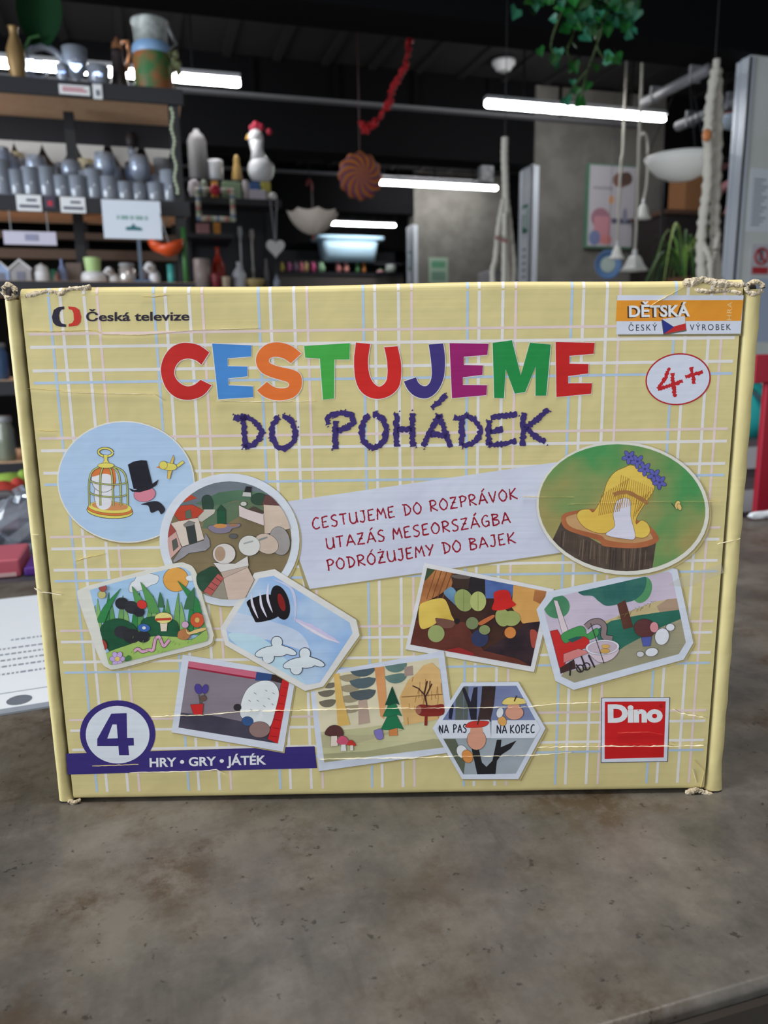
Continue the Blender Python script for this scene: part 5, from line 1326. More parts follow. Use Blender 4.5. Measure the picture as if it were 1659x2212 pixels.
def put(src, px, dy, label=None):
    x_ = xpx(px, 424, RY0 + dy); loc = (x_, RY0 + dy, ZG_)
    if src.name not in used:
        used.add(src.name); src.location = loc; r = src
    else: r = copy_tree(src, loc, label)
    s_ = rnd.uniform(.78, 1.12); r.scale = (s_ ** .6, s_ ** .6, s_); return r
k = 0
for row, (dy, x_a, step) in enumerate(((0.045, 6, 33), (0.12, -8, 34), (0.195, 10, 37), (0.27, 30, 44))):
    px = x_a
    while px < 385 - row * 6:
        kind = [tum, tum, tal, tum, tum][(k * 7 + row) % 5] if row < 2 else [win, tum, win, tal][(k * 3 + row) % 4]
        if row == 0 and px < 110: kind = tal
        if row == 3: kind = win
        put(kind, px + rnd.uniform(-2, 2), dy + rnd.uniform(-.004, .004)); px += step; k += 1
for px in (62, 142, 70): put(hur, px if px != 70 else 20, 0.34)
lathe_item('candle', 20, 48, 330, ZG_, RY0, P_box, M_cream, 'short cream candle behind the tumblers', 'candle', deeper=.385)
for q in ((160, 205, 346, 'pair of low cream cups'), (207, 247, 338, 'stacked cream sugar bowl')):
    lathe_item('cup', q[0], q[1], q[2], ZG_, RY0, [(0, 0), (.8, 0), (1, .2), (1, .45), (.9, .5), (1, .6), (1, .92), (.9, 1), (0, 1)], M_cream, q[3] + ' rising behind the glasses', 'cup', deeper=.39)
lathe_item('decanter', 262, 304, 318, ZG_, RY0, [(0, 0), (.95, 0), (1, .08), (.8, .45), (.3, .72), (.28, .9), (.4, .92), (.3, 1), (0, 1)], M_glass, 'clear cone-shaped decanter with a dark stopper', 'decanter', deeper=.38, parts=[('stopper', [(.25, 1.0), (.45, 1.03), (.5, 1.12), (.3, 1.2), (0, 1.22)], col(60, 54, 54))])
lathe_item('candle_holder', 318, 336, 330, ZG_, RY0, [(0, 0), (.6, 0), (.3, .3), (.3, .8), (1, .86), (1, 1), (0, 1)], mat('copper', (200, 140, 100), 0.3, metal=.7), 'small copper topped holder behind the tall glasses', 'candle holder', deeper=.4)
lathe_item('glass_vase', 330, 366, 344, ZG_, RY0, [(0, 0), (.95, 0), (1, .03), (1, 1), (.92, 1), (.9, .06), (0, .05)], thin_glass('frosted_glass', (220, 228, 236), 0.35), 'straight frosted vase at the end of the glass shelf', 'vase', deeper=.3)

# top of the rack
r, R_, H = lathe_item('gold_vase', 6, 50, 58, ZT, RY0, P_vase, M_gold, 'slim old gold vase holding a big green leaf', 'vase', deeper=.1)
lf = thing('leaf_branch', (r.location.x + .02, RY0 + .1, ZT + H), 'big glossy dark green leaf rising from the gold vase', 'plant')
m = MB(); n = 12; vs = []
for i in range(n + 1):
    t = i / n
    for j in range(7):
        s = (j - 3) / 3; wdt = .072 * math.sin(PI * min(1, t * .93 + .07)) ** .7
        vs.append((.06 + s * wdt + .02 * t, .03 * math.cos(s * 1.4) - .05 * t, -.03 + .23 * t - .02 * abs(s)))
m.add(vs, [(i * 7 + j, i * 7 + j + 1, i * 7 + j + 8, i * 7 + j + 7) for i in range(n) for j in range(6)])
m.build('leaf', mat('dark_leaf', (8, 42, 18), 0.8, spec=0.15), lf, smooth=True)
MB().tube([(0, 0, -.08), (.03, 0, -.03), (.06, 0, -.02)], .005, 6).build('stalk', col(50, 90, 50), lf)
c = at_y(95, 125, RY0 + .15)
r = thing('glass_ornament', (c.x, RY0 + .15, ZT), 'clear glass ring ornament on the rack top', 'ornament')
m = MB(); Rr = .062; m.tube([(Rr * math.cos(t * PI / 14), 0, .085 + Rr * math.sin(t * PI / 14)) for t in range(28)], .012, 10, closed=True); m.build('ring', M_glass, r, smooth=True)
m = MB(); m.tube([(-.02 + .026 * math.cos(t * PI / 9), -.005, .07 + .026 * math.sin(t * PI / 9)) for t in range(18)], .008, 8, closed=True); m.build('inner_ring', M_glass, r, smooth=True)
MB().lathe([(0, 0), (.045, 0), (.045, .01), (.02, .02), (.012, .03), (0, .03)], seg=16).build('foot', mat('amber', (190, 130, 70), 0.2, trans=.5), r, smooth=True)
lathe_item('glass_bowl', 132, 188, 105, ZT, RY0, [(0, 0), (.5, 0), (.5, .05), (.25, .15), (.3, .3), (.9, .55), (1, 1), (.95, 1), (.82, .58), (0, .4)], M_glass, 'footed cut glass bowl on the rack top', 'bowl', deeper=.12)
lathe_item('glass_dish', 185, 236, 145, ZT, RY0, P_bowl, M_glass, 'low clear glass dish next to the dark coffee pot', 'dish', deeper=.1)
lathe_item('glass_dish', 118, 150, 140, ZT, RY0, P_bowl, M_glass, 'little clear glass dish in front of the footed bowl', 'dish', deeper=.05)
r, R_, H = lathe_item('coffee_pot', 230, 272, 80, ZT, RY0, [(0, 0), (.9, 0), (1, .05), (.72, .5), (.55, .72), (.62, .8), (0, .84)], col(46, 36, 36, .35), 'dark coffee pot with a copper lid and handle', 'coffee pot', deeper=.15, parts=[('lid', [(.62, .8), (.5, .9), (.2, .96), (.15, 1), (0, 1)], mat('copper', (200, 140, 100), 0.3, metal=.7))])
MB().tube([(R_ * .5, 0, H * .92), (R_ * 1.1, 0, H * .95), (R_ * 1.25, 0, H * .75), (R_ * .8, 0, H * .45)], .008, 8).build('handle', mat('copper', (200, 140, 100), 0.3, metal=.7), r, smooth=True)
M_can = mat('painted_can', (190, 196, 200), 0.45)
r, R_, H = lathe_item('milk_can', 281, 366, 47, ZT, RY0, [(0, 0), (.98, 0), (1, .02), (1, .52), (.97, .56)], mat('green_painted_landscape', (54, 110, 62), 0.5, noise=((150, 92, 52), 14.0, 2.0)), 'old milk can painted with a green and orange landscape', 'milk can', deeper=.12,
    parts=[('shoulder', [(.97, .56), (1.02, .6), (1.0, .66), (.9, .7)], col(130, 166, 206, .4)), ('neck', [(.9, .7), (.86, .74), (.9, .94), (.98, .97), (.97, 1), (0, 1)], mat('worn_white_enamel', (188, 194, 192), 0.45, noise=((120, 124, 122), 20.0, 3.0)))])
MB().tube([(R_ * .9, -.03, H * .62), (R_ * 1.25, -.03, H * .7), (R_ * .9, -.03, H * .9)], .006, 8).build('handle', M_steel, r, smooth=True)
x_ = xpx(392, 185, RY0 + .1)
r = thing('dried_flowers', (min(x_, RXR - .01), RY0 + .1, ZT), 'small dried olive flower sprig at the end of the rack top', 'dried flowers')
m = MB(); m.tube([(0, 0, 0), (.005, 0, .07), (.0, 0, .12)], .003, 5); m.build('stem', col(90, 84, 60), r)
m = MB()
for k in range(12): m.ball((rnd.uniform(-.02, .02), rnd.uniform(-.015, .015), .06 + rnd.uniform(0, .09)), .012, (1, 1, 1.2), None, 7, 5, .2)
m.build('flower_heads', col(104, 108, 72), r)

# tags and signs on the rack
def tag_plate(px0, px1, py0, py1, Y, label, marks, name='shelf_tag', base=None, sheet=M_white):
    x0, x1 = xpx(px0, (py0 + py1) / 2, Y), xpx(px1, (py0 + py1) / 2, Y); z0, z1 = zpx((px0 + px1) / 2, py1, Y), zpx((px0 + px1) / 2, py0, Y)
    r = thing(name, ((x0 + x1) / 2, Y, z0), label, 'sign'); h, H = (x1 - x0) / 2, z1 - z0
    MB().box(-h, h, -0.002, 0.002, 0, H).build('card', sheet, r, bevel=.001)
    for n_, a, b, c_, d, mm in marks:
        MB().box(-h + 2 * h * a, -h + 2 * h * b, -0.0036, -0.0022, H * c_, H * d).build(n_, mm, r)
    return r, h, H
YT = RY0 - 0.0145
R2 = col(190, 110, 124)
tag_plate(128, 194, 184, 205, YT, 'white tag with red print on the rack top edge', [('printed_text', .1, .9, .3, .5, R2), ('printed_text', .1, .8, .6, .75, R2)])
tag_plate(201, 221, 182, 214, YT, 'narrow upright white tag on the rack top edge', [('printed_text', .3, .7, .2, .6, M_grey)])
Dk = col(84, 86, 104)
tag_plate(36, 90, 421, 456, YT, 'white shelf tag with dark print below the tallest tumblers', [('printed_text', .1, .9, .2, .38, Dk), ('printed_text', .4, .8, .6, .75, Dk)])
tag_plate(131, 185, 426, 460, YT, 'white shelf tag with dark print next to the price sign', [('printed_text', .1, .9, .2, .38, Dk), ('printed_text', .4, .8, .6, .75, Dk)])
tag_plate(96, 120, 424, 450, YT, 'small dark shelf tag with a red dot between two white tags', [('red_dot', .3, .7, .2, .6, col(200, 50, 70))], sheet=col(70, 62, 80))
r, h, H = tag_plate(8, 122, 500, 529, YT, 'long pale label strip hanging under the glass shelf', [('printed_text', .4, .65, .3, .8, col(150, 150, 176))], sheet=col(206, 202, 220), name='label_strip')
for s in (-.7, .7):
    m = MB(); m.tube([(s * h, 0, H), (s * h, 0, ZG_ - .053 - r.location.z)], .002, 5); m.build('hanger', M_steel, r)
Ys = RY0 - 0.06
Tl = col(46, 110, 120)
x0, x1 = xpx(222, 475, Ys), xpx(348, 475, Ys); z0, z1 = zpx(284, 516, Ys), zpx(284, 433, Ys)
r = thing('price_sign', ((x0 + x1) / 2, Ys, ZB_), 'big white price card on a thin stand in front of the glasses', 'sign'); h = (x1 - x0) / 2
MB().box(-h, h, -.002, .002, z0 - ZB_, z1 - ZB_).build('card', mat('white_price_card', (226, 234, 246), .5), r)
H = z1 - z0; zb = z0 - ZB_
m = MB()
for a, b in ((.24, .27), (.31, .43), (.47, .52), (.56, .68), (.72, .76)): m.box(-h + 2 * h * a, -h + 2 * h * b, -.0035, -.0021, zb + H * .5, zb + H * .6)
m.build('faded_figures', col(140, 176, 170), r)
m = MB(); m.prism([(-h + 2 * h * .38, zb + H * .22), (-h + 2 * h * .66, zb + H * .22), (-h + 2 * h * .64, zb + H * .3), (-h + 2 * h * .55, zb + H * .32), (-h + 2 * h * .51, zb + H * .4), (-h + 2 * h * .47, zb + H * .32), (-h + 2 * h * .38, zb + H * .3)], -.0035, -.0021); m.build('teal_emblem', Tl, r)
m = MB(); xs = xpx(301, 540, Ys) - r.location.x; m.box(xs - .006, xs + .006, .003, .009, 0, zb + .03); m.box(xs - .03, xs + .03, -.0, .02, 0, .006); m.build('stand', col(90, 104, 120), r)

# items on the shelf below the glasses (only their tops rise above the game box)
def sitem(kind, *a, **k): return lathe_item(kind, *a, **k)
Y3 = RY0 + .1
def house(x0, x1, top, m, label):
    a, b = at_y(x0, top, Y3), at_y(x1, top, Y3); h = (b.x - a.x) / 2; H = a.z - ZB_
    r = thing('lantern_house', ((a.x + b.x) / 2, Y3, ZB_), label, 'lantern')
    MB().prism([(-h, 0), (h, 0), (h, H * .6), (0, H * .96), (-h, H * .6)], -.03, .05).build('walls', m, r)
    q = MB(); q.prism([(-h * 1.1, H * .56), (0, H * .93), (h * 1.1, H * .56), (h * 1.1, H * .64), (0, H), (-h * 1.1, H * .64)], -.035, .055); q.build('roof', M_porc, r)
    MB().box(-h * .4, h * .4, -.032, -.03, H * .1, H * .5).build('door', col(120, 124, 140), r)
house(-14, 20, 566, col(150, 170, 206), 'pale blue lantern house at the end of the lower shelf')
house(22, 66, 561, col(160, 158, 160), 'grey lantern house with a white roof beside the white pot')
sitem('cake_dome', 68, 108, 569, ZB_, Y3, [(0, 0), (1, 0), (1, .06), (.9, .08), (.92, .5), (.7, .85), (.2, .95), (.12, 1), (0, 1)], M_porc, 'white domed pot with a small green motif', 'pot')
sitem('storage_tin', 108, 126, 583, ZB_, Y3, P_box, col(40, 92, 70), 'small dark green tin between the white pot and the blue vase', 'tin')
sitem('figurine', 116, 130, 588, ZB_, Y3, P_vase, col(112, 70, 58), 'little brown figurine in front of the blue vase', 'figurine', deeper=-.05)
sitem('vase', 122, 142, 560, ZB_, Y3, P_bottle, col(140, 152, 196), 'lavender blue vase beside the grey basket', 'vase', deeper=.05)
block_item('basket', 140, 176, 567, ZB_, Y3 + .05, mat('grey_wicker', (118, 104, 98), .9, bump=.6, bscale=150), 'grey-brown wicker basket beside the lime cup', 'basket', .12)
r, R_, H = sitem('bowl', 174, 230, 588, ZB_, Y3, [(0, 0), (.6, 0), (1, .3), (1, .7), (.85, .95), (.8, 1), (0, .95)], M_porc, 'round white china bowl under the lime cup', 'bowl')
zc = ZB_ + H * .96
sitem('cup', 180, 218, 557, zc, Y3, P_cup, col(176, 206, 140), 'lime green cup standing on the white china bowl', 'cup')
for q in ((226, 262, 577, 'white china animal next to the silver jar'), (312, 352, 566, 'white spotted china dog under the orange bowls')):
    x_ = (q[0] + q[1]) / 2; c = at_y(x_, q[2], Y3); R_ = (q[1] - q[0]) / 2 / 545; H = c.z - ZB_
    r = thing('china_animal', (c.x, Y3, ZB_), q[3], 'figurine')
    m = MB(); m.ball((0, 0, H * .35), H * .36, (R_ / H * 1.6, .7, 1), None, 12, 8); m.ball((-R_ * .4, -.02, H * .75), H * .24, (1, .9, 1), None, 10, 7); m.ball((-R_ * .7, -.04, H * .7), H * .12, (1.2, 1, .8), None, 8, 6)
    m.build('body', M_porc, r, smooth=True)
    m = MB(); m.ball((-R_ * .15, -.025, H * .78), H * .12, (.6, 1, 1.4), None, 8, 6); m.build('ear', col(120, 106, 104), r, smooth=True)
sitem('jar', 254, 292, 569, ZB_, Y3, P_jar, mat('silver_glass', (190, 184, 180), .2, metal=.5), 'silvery glass jar beside the white china animal', 'jar', parts=[('lid', P_lid, M_steel)])
block_item('storage_tin', 288, 326, 604, ZB_, Y3 - .02, col(90, 136, 190), 'small blue tin under a white ball ornament', 'tin', .06)
sitem('ball_ornament', 296, 326, 577, ZB_ + .02, Y3 + .06, [(0, 0), (.6, .1), (1, .5), (.6, .9), (0, 1)], col(206, 190, 196), 'pinkish white ball ornament behind the blue tin', 'ornament').__class__
sitem('bottle', 360, 377, 572, ZB_, Y3, P_box, col(80, 176, 170), 'turquoise tube beside the white spotted dog', 'bottle')
sitem('candle', 389, 402, 492, ZB_, Y3, P_box, col(62, 112, 62), 'tall dark green taper candle against the rack upright', 'candle', deeper=-.12)
for i, (cx, cy, R_, ax, lab) in enumerate(((345, 523, .044, 0.35, 'orange bowl hanging in front, overlapping another orange bowl'), (364, 524, .055, -0.25, 'wider orange bowl hung at the end of the rack'))):
    c = at_y(cx, cy, RY0 - .03 - i * .05)
    r = thing('orange_bowl', tuple(c), lab, 'bowl'); r.rotation_euler = (0.15, ax, 0)
    MB().lathe([(0, -R_ * .85), (R_ * .4, -R_ * .78), (R_ * .8, -R_ * .45), (R_, 0), (R_ * .95, 0), (R_ * .74, -R_ * .4), (0, -R_ * .7)], seg=26).build('bowl_shell', col(206, 78, 30, .4), r, smooth=True)
    MB().tube([(0, .0, -.0), (0, .0, ZG_ - .055 - c.z)], .0018, 5).build('hanging_wire', M_steel, r)
# bead strings on the upright
r = thing('bead_string', (RXR - .03, RY0 - .02, ZT - .06), 'string of pale green glass beads hanging on the rack upright', 'bead string')
m = MB()
for k in range(22): m.ball((.004 * math.sin(k), 0, -.01 - k * .013), .0068, (1, 1, 1), None, 7, 5)
m.build('beads', mat('pale_green_beads', (186, 196, 170), .2), r, smooth=True)
# lower shelves of the rack
cols_ = [(120, 150, 190), (150, 130, 160), (170, 176, 190), (96, 128, 170), (178, 120, 110), (140, 146, 128), (60, 92, 150), (196, 200, 206)]
for zi, (zb, names) in enumerate(((1.10, 'upper'), (0.81, 'lower'))):
    for k in range(7):
        x_ = -0.62 + k * .1
        hgt = .07 + .1 * rnd.random(); w = .03 + .012 * rnd.random(); cc = cols_[(k * 3 + zi * 2) % 8]
        r = thing('storage_jar', (x_, RY0 + .06, zb), '%s jar, number %s from the rack upright, on the %s half hidden shelf' % (['pale blue', 'mauve', 'grey', 'steel blue', 'brick', 'olive', 'deep blue', 'white'][(k * 3 + zi * 2) % 8], ['seven', 'six', 'five', 'four', 'three', 'two', 'one'][k], names), 'jar', 'jars on the half hidden shelves')
        MB().lathe([(a * w, b * hgt) for a, b in P_jar], seg=14).build('body', mat('jar_%d' % ((k * 3 + zi * 2) % 8), cc, .15, trans=.3), r, smooth=True)
        MB().lathe([(a * w, b * hgt) for a, b in P_lid], seg=14).build('lid', M_steel, r, smooth=True)

# ---- second rack with the white hen
QY = 4.2
QXL, QXR = xpx(398, 430, QY), xpx(608, 430, QY)
zA_, zB2 = zpx(500, 390, QY + .22), zpx(500, 428, QY)
zC2, zD2 = zpx(450, 505, QY + .05), zpx(500, 622, QY)
r2 = thing('shelving_rack', ((QXL + QXR) / 2, QY + .2, 0), 'black shelf with the white hen figurine and small ornaments', 'shelving')
so = Vector(r2.location)
def sb(name, x0, x1, y0, y1, z0, z1, m=M_woodf): return MB().box(x0 - so.x, x1 - so.x, y0 - so.y, y1 - so.y, z0, z1).build(name, m, r2)
sb('shelf_board', QXL, QXR - .05, QY + .2, QY + .4, zA_ - .02, zA_)
sb('shelf_board', QXL, QXR, QY, QY + .19, zB2 - .03, zB2)
sb('shelf_board', QXL, QXL + .24, QY + .04, QY + .36, zC2 - .02, zC2)
sb('shelf_board', QXL, QXR, QY, QY + .4, zD2 - .03, zD2)
for x_ in (QXL, QXR - .03):
    sb('upright', x_, x_ + .03, QY + .16, QY + .19, 0, zB2 - .031); sb('upright', x_, x_ + .03, QY + .37, QY + .4, 0, zA_ - .021)
sb('back_panel', QXL, QXR, QY + .405, QY + .415, zD2, zA_)
sb('shelf_board', QXL, QXR, QY, QY + .4, .5, .53)
YA = QY + .29
lathe_item('vase', 403, 444, 280, zA_, YA, P_tall, col(112, 110, 110), 'tall plain grey vase next to the white mug', 'vase')
lathe_item('mug', 447, 481, 347, zA_, YA, [(0, 0), (.85, 0), (.95, .06), (1, .9), (.95, 1), (.85, 1), (.8, .1), (0, .08)], M_porc, 'white mug between the grey vase and the gold figurine', 'mug')
r, R_, H = lathe_item('figurine', 498, 522, 333, zA_, YA, [(0, 0), (.9, 0), (1, .12), (.8, .45), (.6, .62), (.5, .7), (.55, .8), (.3, .95), (0, 1)], mat('brass_figurine', (180, 146, 86), .4), 'small gold cone-shaped figurine beside the hen', 'figurine')
c = at_y(562, 390, YA)
r = thing('hen_figurine', (c.x, YA, zA_), 'white china hen with a red comb standing tallest on the shelf', 'figurine')
m = MB(); m.ball((0.005, 0, .075), .07, (1, .9, 1.05), None, 16, 10); m.tube([(0, 0, .11), (-.008, 0, .17), (-.012, 0, .22)], [.05, .032, .04], 14); m.ball((-.014, 0, .235), .042, (1, .9, 1.1), None, 14, 9); m.build('body', M_porc, r, smooth=True)
m = MB()
for a, b, s in ((-.03, .285, .018), (-.01, .298, .022), (.014, .292, .02), (.06, .272, .016)): m.ball((a, 0, b), s, (1, .5, 1.1), None, 8, 6)
m.build('comb', col(170, 34, 60), r, smooth=True)
m = MB(); m.lathe([(.012, 0), (0, .03)], (-.058, 0, .228), 8); m.build('beak', col(210, 160, 70), r)
m = MB(); m.ball((.05, 0, .09), .03, (1, .7, 1.1), None, 8, 6); m.build('tail', M_porc, r, smooth=True)
YF = QY + .05
small = [('plush_toy', 405, 432, 388, 'b', (206, 196, 200), 'white plush ball at the end of the front ledge'), ('plush_toy', 432, 448, 388, 'b', (160, 168, 150), 'grey-green plush ball next to the white one'),
         ('gift_box', 457, 471, 390, 'x', (216, 150, 50), 'tiny orange box above the red ornament'), ('gift_box', 480, 520, 391, 'x', (150, 176, 140), 'light green box on the front ledge'), ('jar', 523, 537, 383, 'l', (206, 196, 196), 'slim white pot beside the green box'),
         ('gift_box', 541, 562, 392, 'x', (60, 96, 150), 'small blue box beside the yellow one'), ('gift_box', 564, 584, 392, 'x', (186, 176, 80), 'small yellow box under the hen'), ('ornament', 570, 582, 413, 'b', (190, 186, 180), 'tiny silver ball hung on the ledge end')]
for n_, a, b, t, kd, cc, lab in small:
    if kd == 'x': block_item(n_, a, b, t, zB2, YF, col(*cc), lab + ' of the hen shelf', 'box', .05)
    elif kd == 'l': lathe_item(n_, a, b, t, zB2, YF, P_jar, col(*cc), lab, 'pot')
    else: lathe_item(n_, a, b, t, zB2, YF, [(0, 0), (.7, .08), (1, .45), (.8, .85), (.3, 1), (0, 1)], col(*cc, .9), lab + ' of the hen shelf', 'ornament')
block_item('gift_box', 540, 573, 409, zB2, YF - .045, col(206, 202, 214), 'low white box in front of the blue box', 'box', .04)
# beaded square wreath hanging from the ledge
c = at_y(466, 442, QY - .03); hw, hh = .085, .068
r = thing('beaded_frame', tuple(c), 'square hanging frame of multicoloured beads with a red ornament', 'wreath')
m = MB(); path = []
for k in range(11): path.append((-hw + 2 * hw * k / 11, hh))
for k in range(9): path.append((hw, hh - 2 * hh * k / 9))
for k in range(11): path.append((hw - 2 * hw * k / 11, -hh))
for k in range(9): path.append((-hw, -hh + 2 * hh * k / 9))
bc = [(214, 210, 196), (200, 190, 170), (190, 120, 120), (150, 170, 140), (206, 206, 190), (120, 150, 180)]
for k, (a, b) in enumerate(path): m.ball((a, 0, b), .013, (1, 1, 1), col(*bc[(k * 5) % 6]), 8, 6)
m.build('bead_ring', None, r, smooth=True)
m = MB(); m.ball((0, -.01, hh), .026, (1, .7, 1), None, 10, 7); m.build('red_ornament', col(184, 30, 56), r, smooth=True)
MB().tube([(0, 0, hh), (0, 0.01, zB2 - .005 - c.z)], .002, 5).build('string', M_black, r)
# heart on a string
c = at_y(595, 535, QY - .04)
r = thing('heart_ornament', tuple(c), 'white heart ornament hanging on a string from the shelf end', 'ornament')
m = MB(); R_ = .05
pts = [(R_ * .95 * math.sin(t) ** 3, R_ * (.8 * math.cos(t) - .32 * math.cos(2 * t) - .12 * math.cos(3 * t) - .05 * math.cos(4 * t))) for t in [2 * PI * k / 36 for k in range(36)]]
m.prism(pts, -.012, .012); m.build('heart', M_porc, r, bevel=.008)
m = MB()
for s in (-1, 1): m.tube([(0, 0, R_ * .3), (s * .006, 0, R_ + .04), (s * .018, 0.0, zB2 - c.z + .002)], .003, 6)
m.build('string', col(150, 152, 160), r)
m = MB(); m.ball((0, .01, zB2 - c.z + .012), .02, (1, .8, .9), None, 8, 6); m.build('bow', M_porc, r, smooth=True)
# lower contents
block_item('gift_box', 425, 452, 482, zC2, QY + .1, col(170, 120, 120), 'red and white tin on the short middle shelf', 'tin', .05)
block_item('gift_box', 461, 476, 480, zC2, QY + .1, col(196, 132, 50), 'orange tin on the short middle shelf', 'tin', .05)
YD = QY + .12
low = [('vase', 455, 484, 534, P_bottle, (170, 50, 34), 'red bottle vase on the lowest visible shelf', .1), ('jar', 417, 453, 560, P_box, (176, 160, 156), 'patterned pinkish canister beside the red ball', 0), ('ball_ornament', 455, 477, 591, P_bowl, (150, 50, 60), 'dark red small bowl in front of the red vase', -.05),
       ('ball_ornament', 478, 498, 598, P_cup, (206, 186, 160), 'little beige cup next to the white bottle', -.05), ('candlestick', 509, 526, 490, P_candle, (190, 192, 198), 'slender pale candlestick between the vases', .12), ('candlestick', 534, 552, 496, P_candle, (176, 172, 168), 'second pale candlestick nearer the heart ornament', .14),
       ('bottle', 500, 530, 566, P_bottle, (206, 208, 216), 'fat white bottle on the lowest visible shelf', 0), ('dish', 530, 572, 603, P_bowl, (190, 166, 110), 'yellowish shallow dish at the foot of the candlesticks', 0), ('bottle', 590, 604, 594, P_bottle, (160, 168, 190), 'little bluish bottle below the heart', -.06), ('figurine', 569, 580, 560, P_vase, (120, 116, 118), 'slim grey figurine near the shelf end', .1)]
for n_, a, b, t, pf, cc, lab, dp in low: lathe_item(n_, a, b, t, zD2, YD, pf, col(*cc, .35), lab, n_.split('_')[0], deeper=dp)

# ---- upturned umbrella, far shelf, pale blue tub
Yu = 6.5; c = at_y(677, 508, Yu)
r = thing('umbrella', tuple(c), 'pale umbrella hanging upside down below the ceiling', 'umbrella')
R_ = .215; m = MB(); nU = 8; vs = [(0, 0, 0)]
for i in range(1, 7):
    t = i / 6
    for j in range(nU * 4):
        a = 2 * PI * j / (nU * 4); scal = 1 - .09 * abs(math.sin(a * nU / 2)) * t
        vs.append((R_ * math.sin(t * 1.25) / math.sin(1.25) * scal * math.cos(a), R_ * math.sin(t * 1.25) / math.sin(1.25) * scal * math.sin(a), .165 * t ** 1.6 + .02 * t * (1 - abs(math.sin(a * nU / 2)))))
N4 = nU * 4; fs = [(0, 1 + j, 1 + (j + 1) % N4) for j in range(N4)]; mi = [0] * N4
for i in range(5):
    for j in range(N4):
        q = 1 + i * N4; fs.append((q + j, q + N4 + j, q + N4 + (j + 1) % N4, q + (j + 1) % N4))
m.add(vs, fs); m.build('canopy', mat('pale_umbrella_cloth', (196, 186, 176), .8), r)
m = MB(); m.tube([(0, 0, -.02), (0, 0, .34)], .006, 6); m.build('shaft', col(90, 80, 78), r)
m = MB(); m.tube(spline([(0, 0, .34), (.0, 0, .39), (-.015, 0, .42), (-.035, 0, .41), (-.04, 0, .38)], False, 5), .009, 8); m.build('crook_handle', col(120, 30, 36), r, smooth=True)
m = MB(); m.lathe([(.006, 0), (.01, -.02), (0, -.05)], seg=8); m.build('ferrule', col(130, 60, 50), r)
MB().tube([(-.02, 0, .42), (-.02, 0, ZC - c.z)], .003, 5).build('string', M_black, r)
Yf = 10.5; zF_ = zpx(720, 588, Yf); xl, xr = xpx(560, 588, Yf), xpx(872, 588, Yf)
r = thing('display_shelf', ((xl + xr) / 2, Yf + .2, 0), 'long low black shelf unit at the far end under the pale blue tub', 'shelving')
h = (xr - xl) / 2
MB().box(-h, h, -.2, .25, zF_ - .04, zF_).build('shelf_board', M_woodf, r); MB().box(-h, h, -.18, .25, 0, zF_ - .041).build('cabinet_front', mat('dark_taupe', (84, 78, 74), .7), r)
MB().box(-h, h, .2, .25, zF_ + .001, zF_ + .32).build('back_panel', M_woodf, r)
sm = [(580, 588, (170, 60, 84)), (604, 614, (176, 160, 80)), (618, 630, (150, 80, 120)), (632, 644, (110, 90, 110)), (646, 656, (206, 120, 130)), (656, 666, (196, 170, 120)), (671, 682, (200, 80, 130)), (686, 702, (150, 190, 150)), (725, 737, (206, 130, 130)), (742, 754, (206, 140, 130)), (768, 776, (90, 140, 90)), (782, 790, (190, 120, 60))]
nm_ = ['crimson', 'mustard', 'purple', 'dusky', 'rose', 'straw', 'magenta', 'mint', 'salmon', 'peach', 'green', 'tan']
for (a, b, cc), n_ in zip(sm, nm_):
    lathe_item('trinket', a, b, 566, zF_, Yf + .05, [(0, 0), (.7, 0), (1, .3), (.9, .7), (.4, 1), (0, 1)], col(*cc), 'tiny %s trinket on the far black shelf' % n_, 'trinket', 'trinkets on the far shelf', seg=10)
lathe_item('bottle', 814, 828, 582, zF_ - .0, Yf - .06, P_bottle, col(206, 150, 160), 'pink bottle with a green cap on the far shelf', 'bottle', parts=[('cap', [(.4, .8), (.55, .8), (.55, 1.05), (0, 1.05)], col(50, 150, 60))])
lathe_item('jar', 833, 855, 572, zF_, Yf - .07, P_jar, col(150, 160, 150), 'glass jar with a white lid at the end of the far shelf', 'jar', parts=[('lid', P_lid, M_porc)])
# tub
Yt = 10.62; zt = zpx(760, 567, Yt)
cb_ = thing('wall_bracket', ((xl + xr) / 2, Yf + .3, zt - .03), 'dark ledge carrying the pale blue tub', 'ledge')
MB().box(-h, h, -.25, .2, 0, .03).build('ledge_board', M_woodf, cb_)
x0, x1 = xpx(690, 545, Yt), xpx(812, 545, Yt); hH = zpx(760, 514, Yt) - zt
r = thing('plastic_tub', ((x0 + x1) / 2, Yt, zt), 'pale blue translucent plastic tub with a wide rim', 'tub')
hx = (x1 - x0) / 2
def rrect(hx_, hy_, z, n=6):
    rr = min(hx_, hy_) * .4; o = []
    for cx, cy, a0 in ((hx_ - rr, hy_ - rr, 0), (-hx_ + rr, hy_ - rr, 90), (-hx_ + rr, -hy_ + rr, 180), (hx_ - rr, -hy_ + rr, 270)):
        for k in range(n): a = math.radians(a0 + 90 * k / (n - 1)); o.append((cx + rr * math.cos(a), cy + rr * math.sin(a), z))
    return o
def loft(loops, m, name, par, cap=True):
    mb = MB(); vs = [p for L in loops for p in L]; n = len(loops[0]); fs = []
    for i in range(len(loops) - 1):
        for j in range(n): fs.append((i * n + j, i * n + (j + 1) % n, (i + 1) * n + (j + 1) % n, (i + 1) * n + j))
    if cap: fs.append(tuple(range(n))[::-1])
    mb.add(vs, fs); return mb.build(name, m, par, smooth=True)
M_tub = mat('pale_blue_plastic', (186, 220, 240), .3, trans=.15)
loft([rrect(hx * .88, .16, 0), rrect(hx, .19, hH * .85), rrect(hx * .97, .18, hH * .86), rrect(hx * .85, .15, .02)], M_tub, 'body', r)
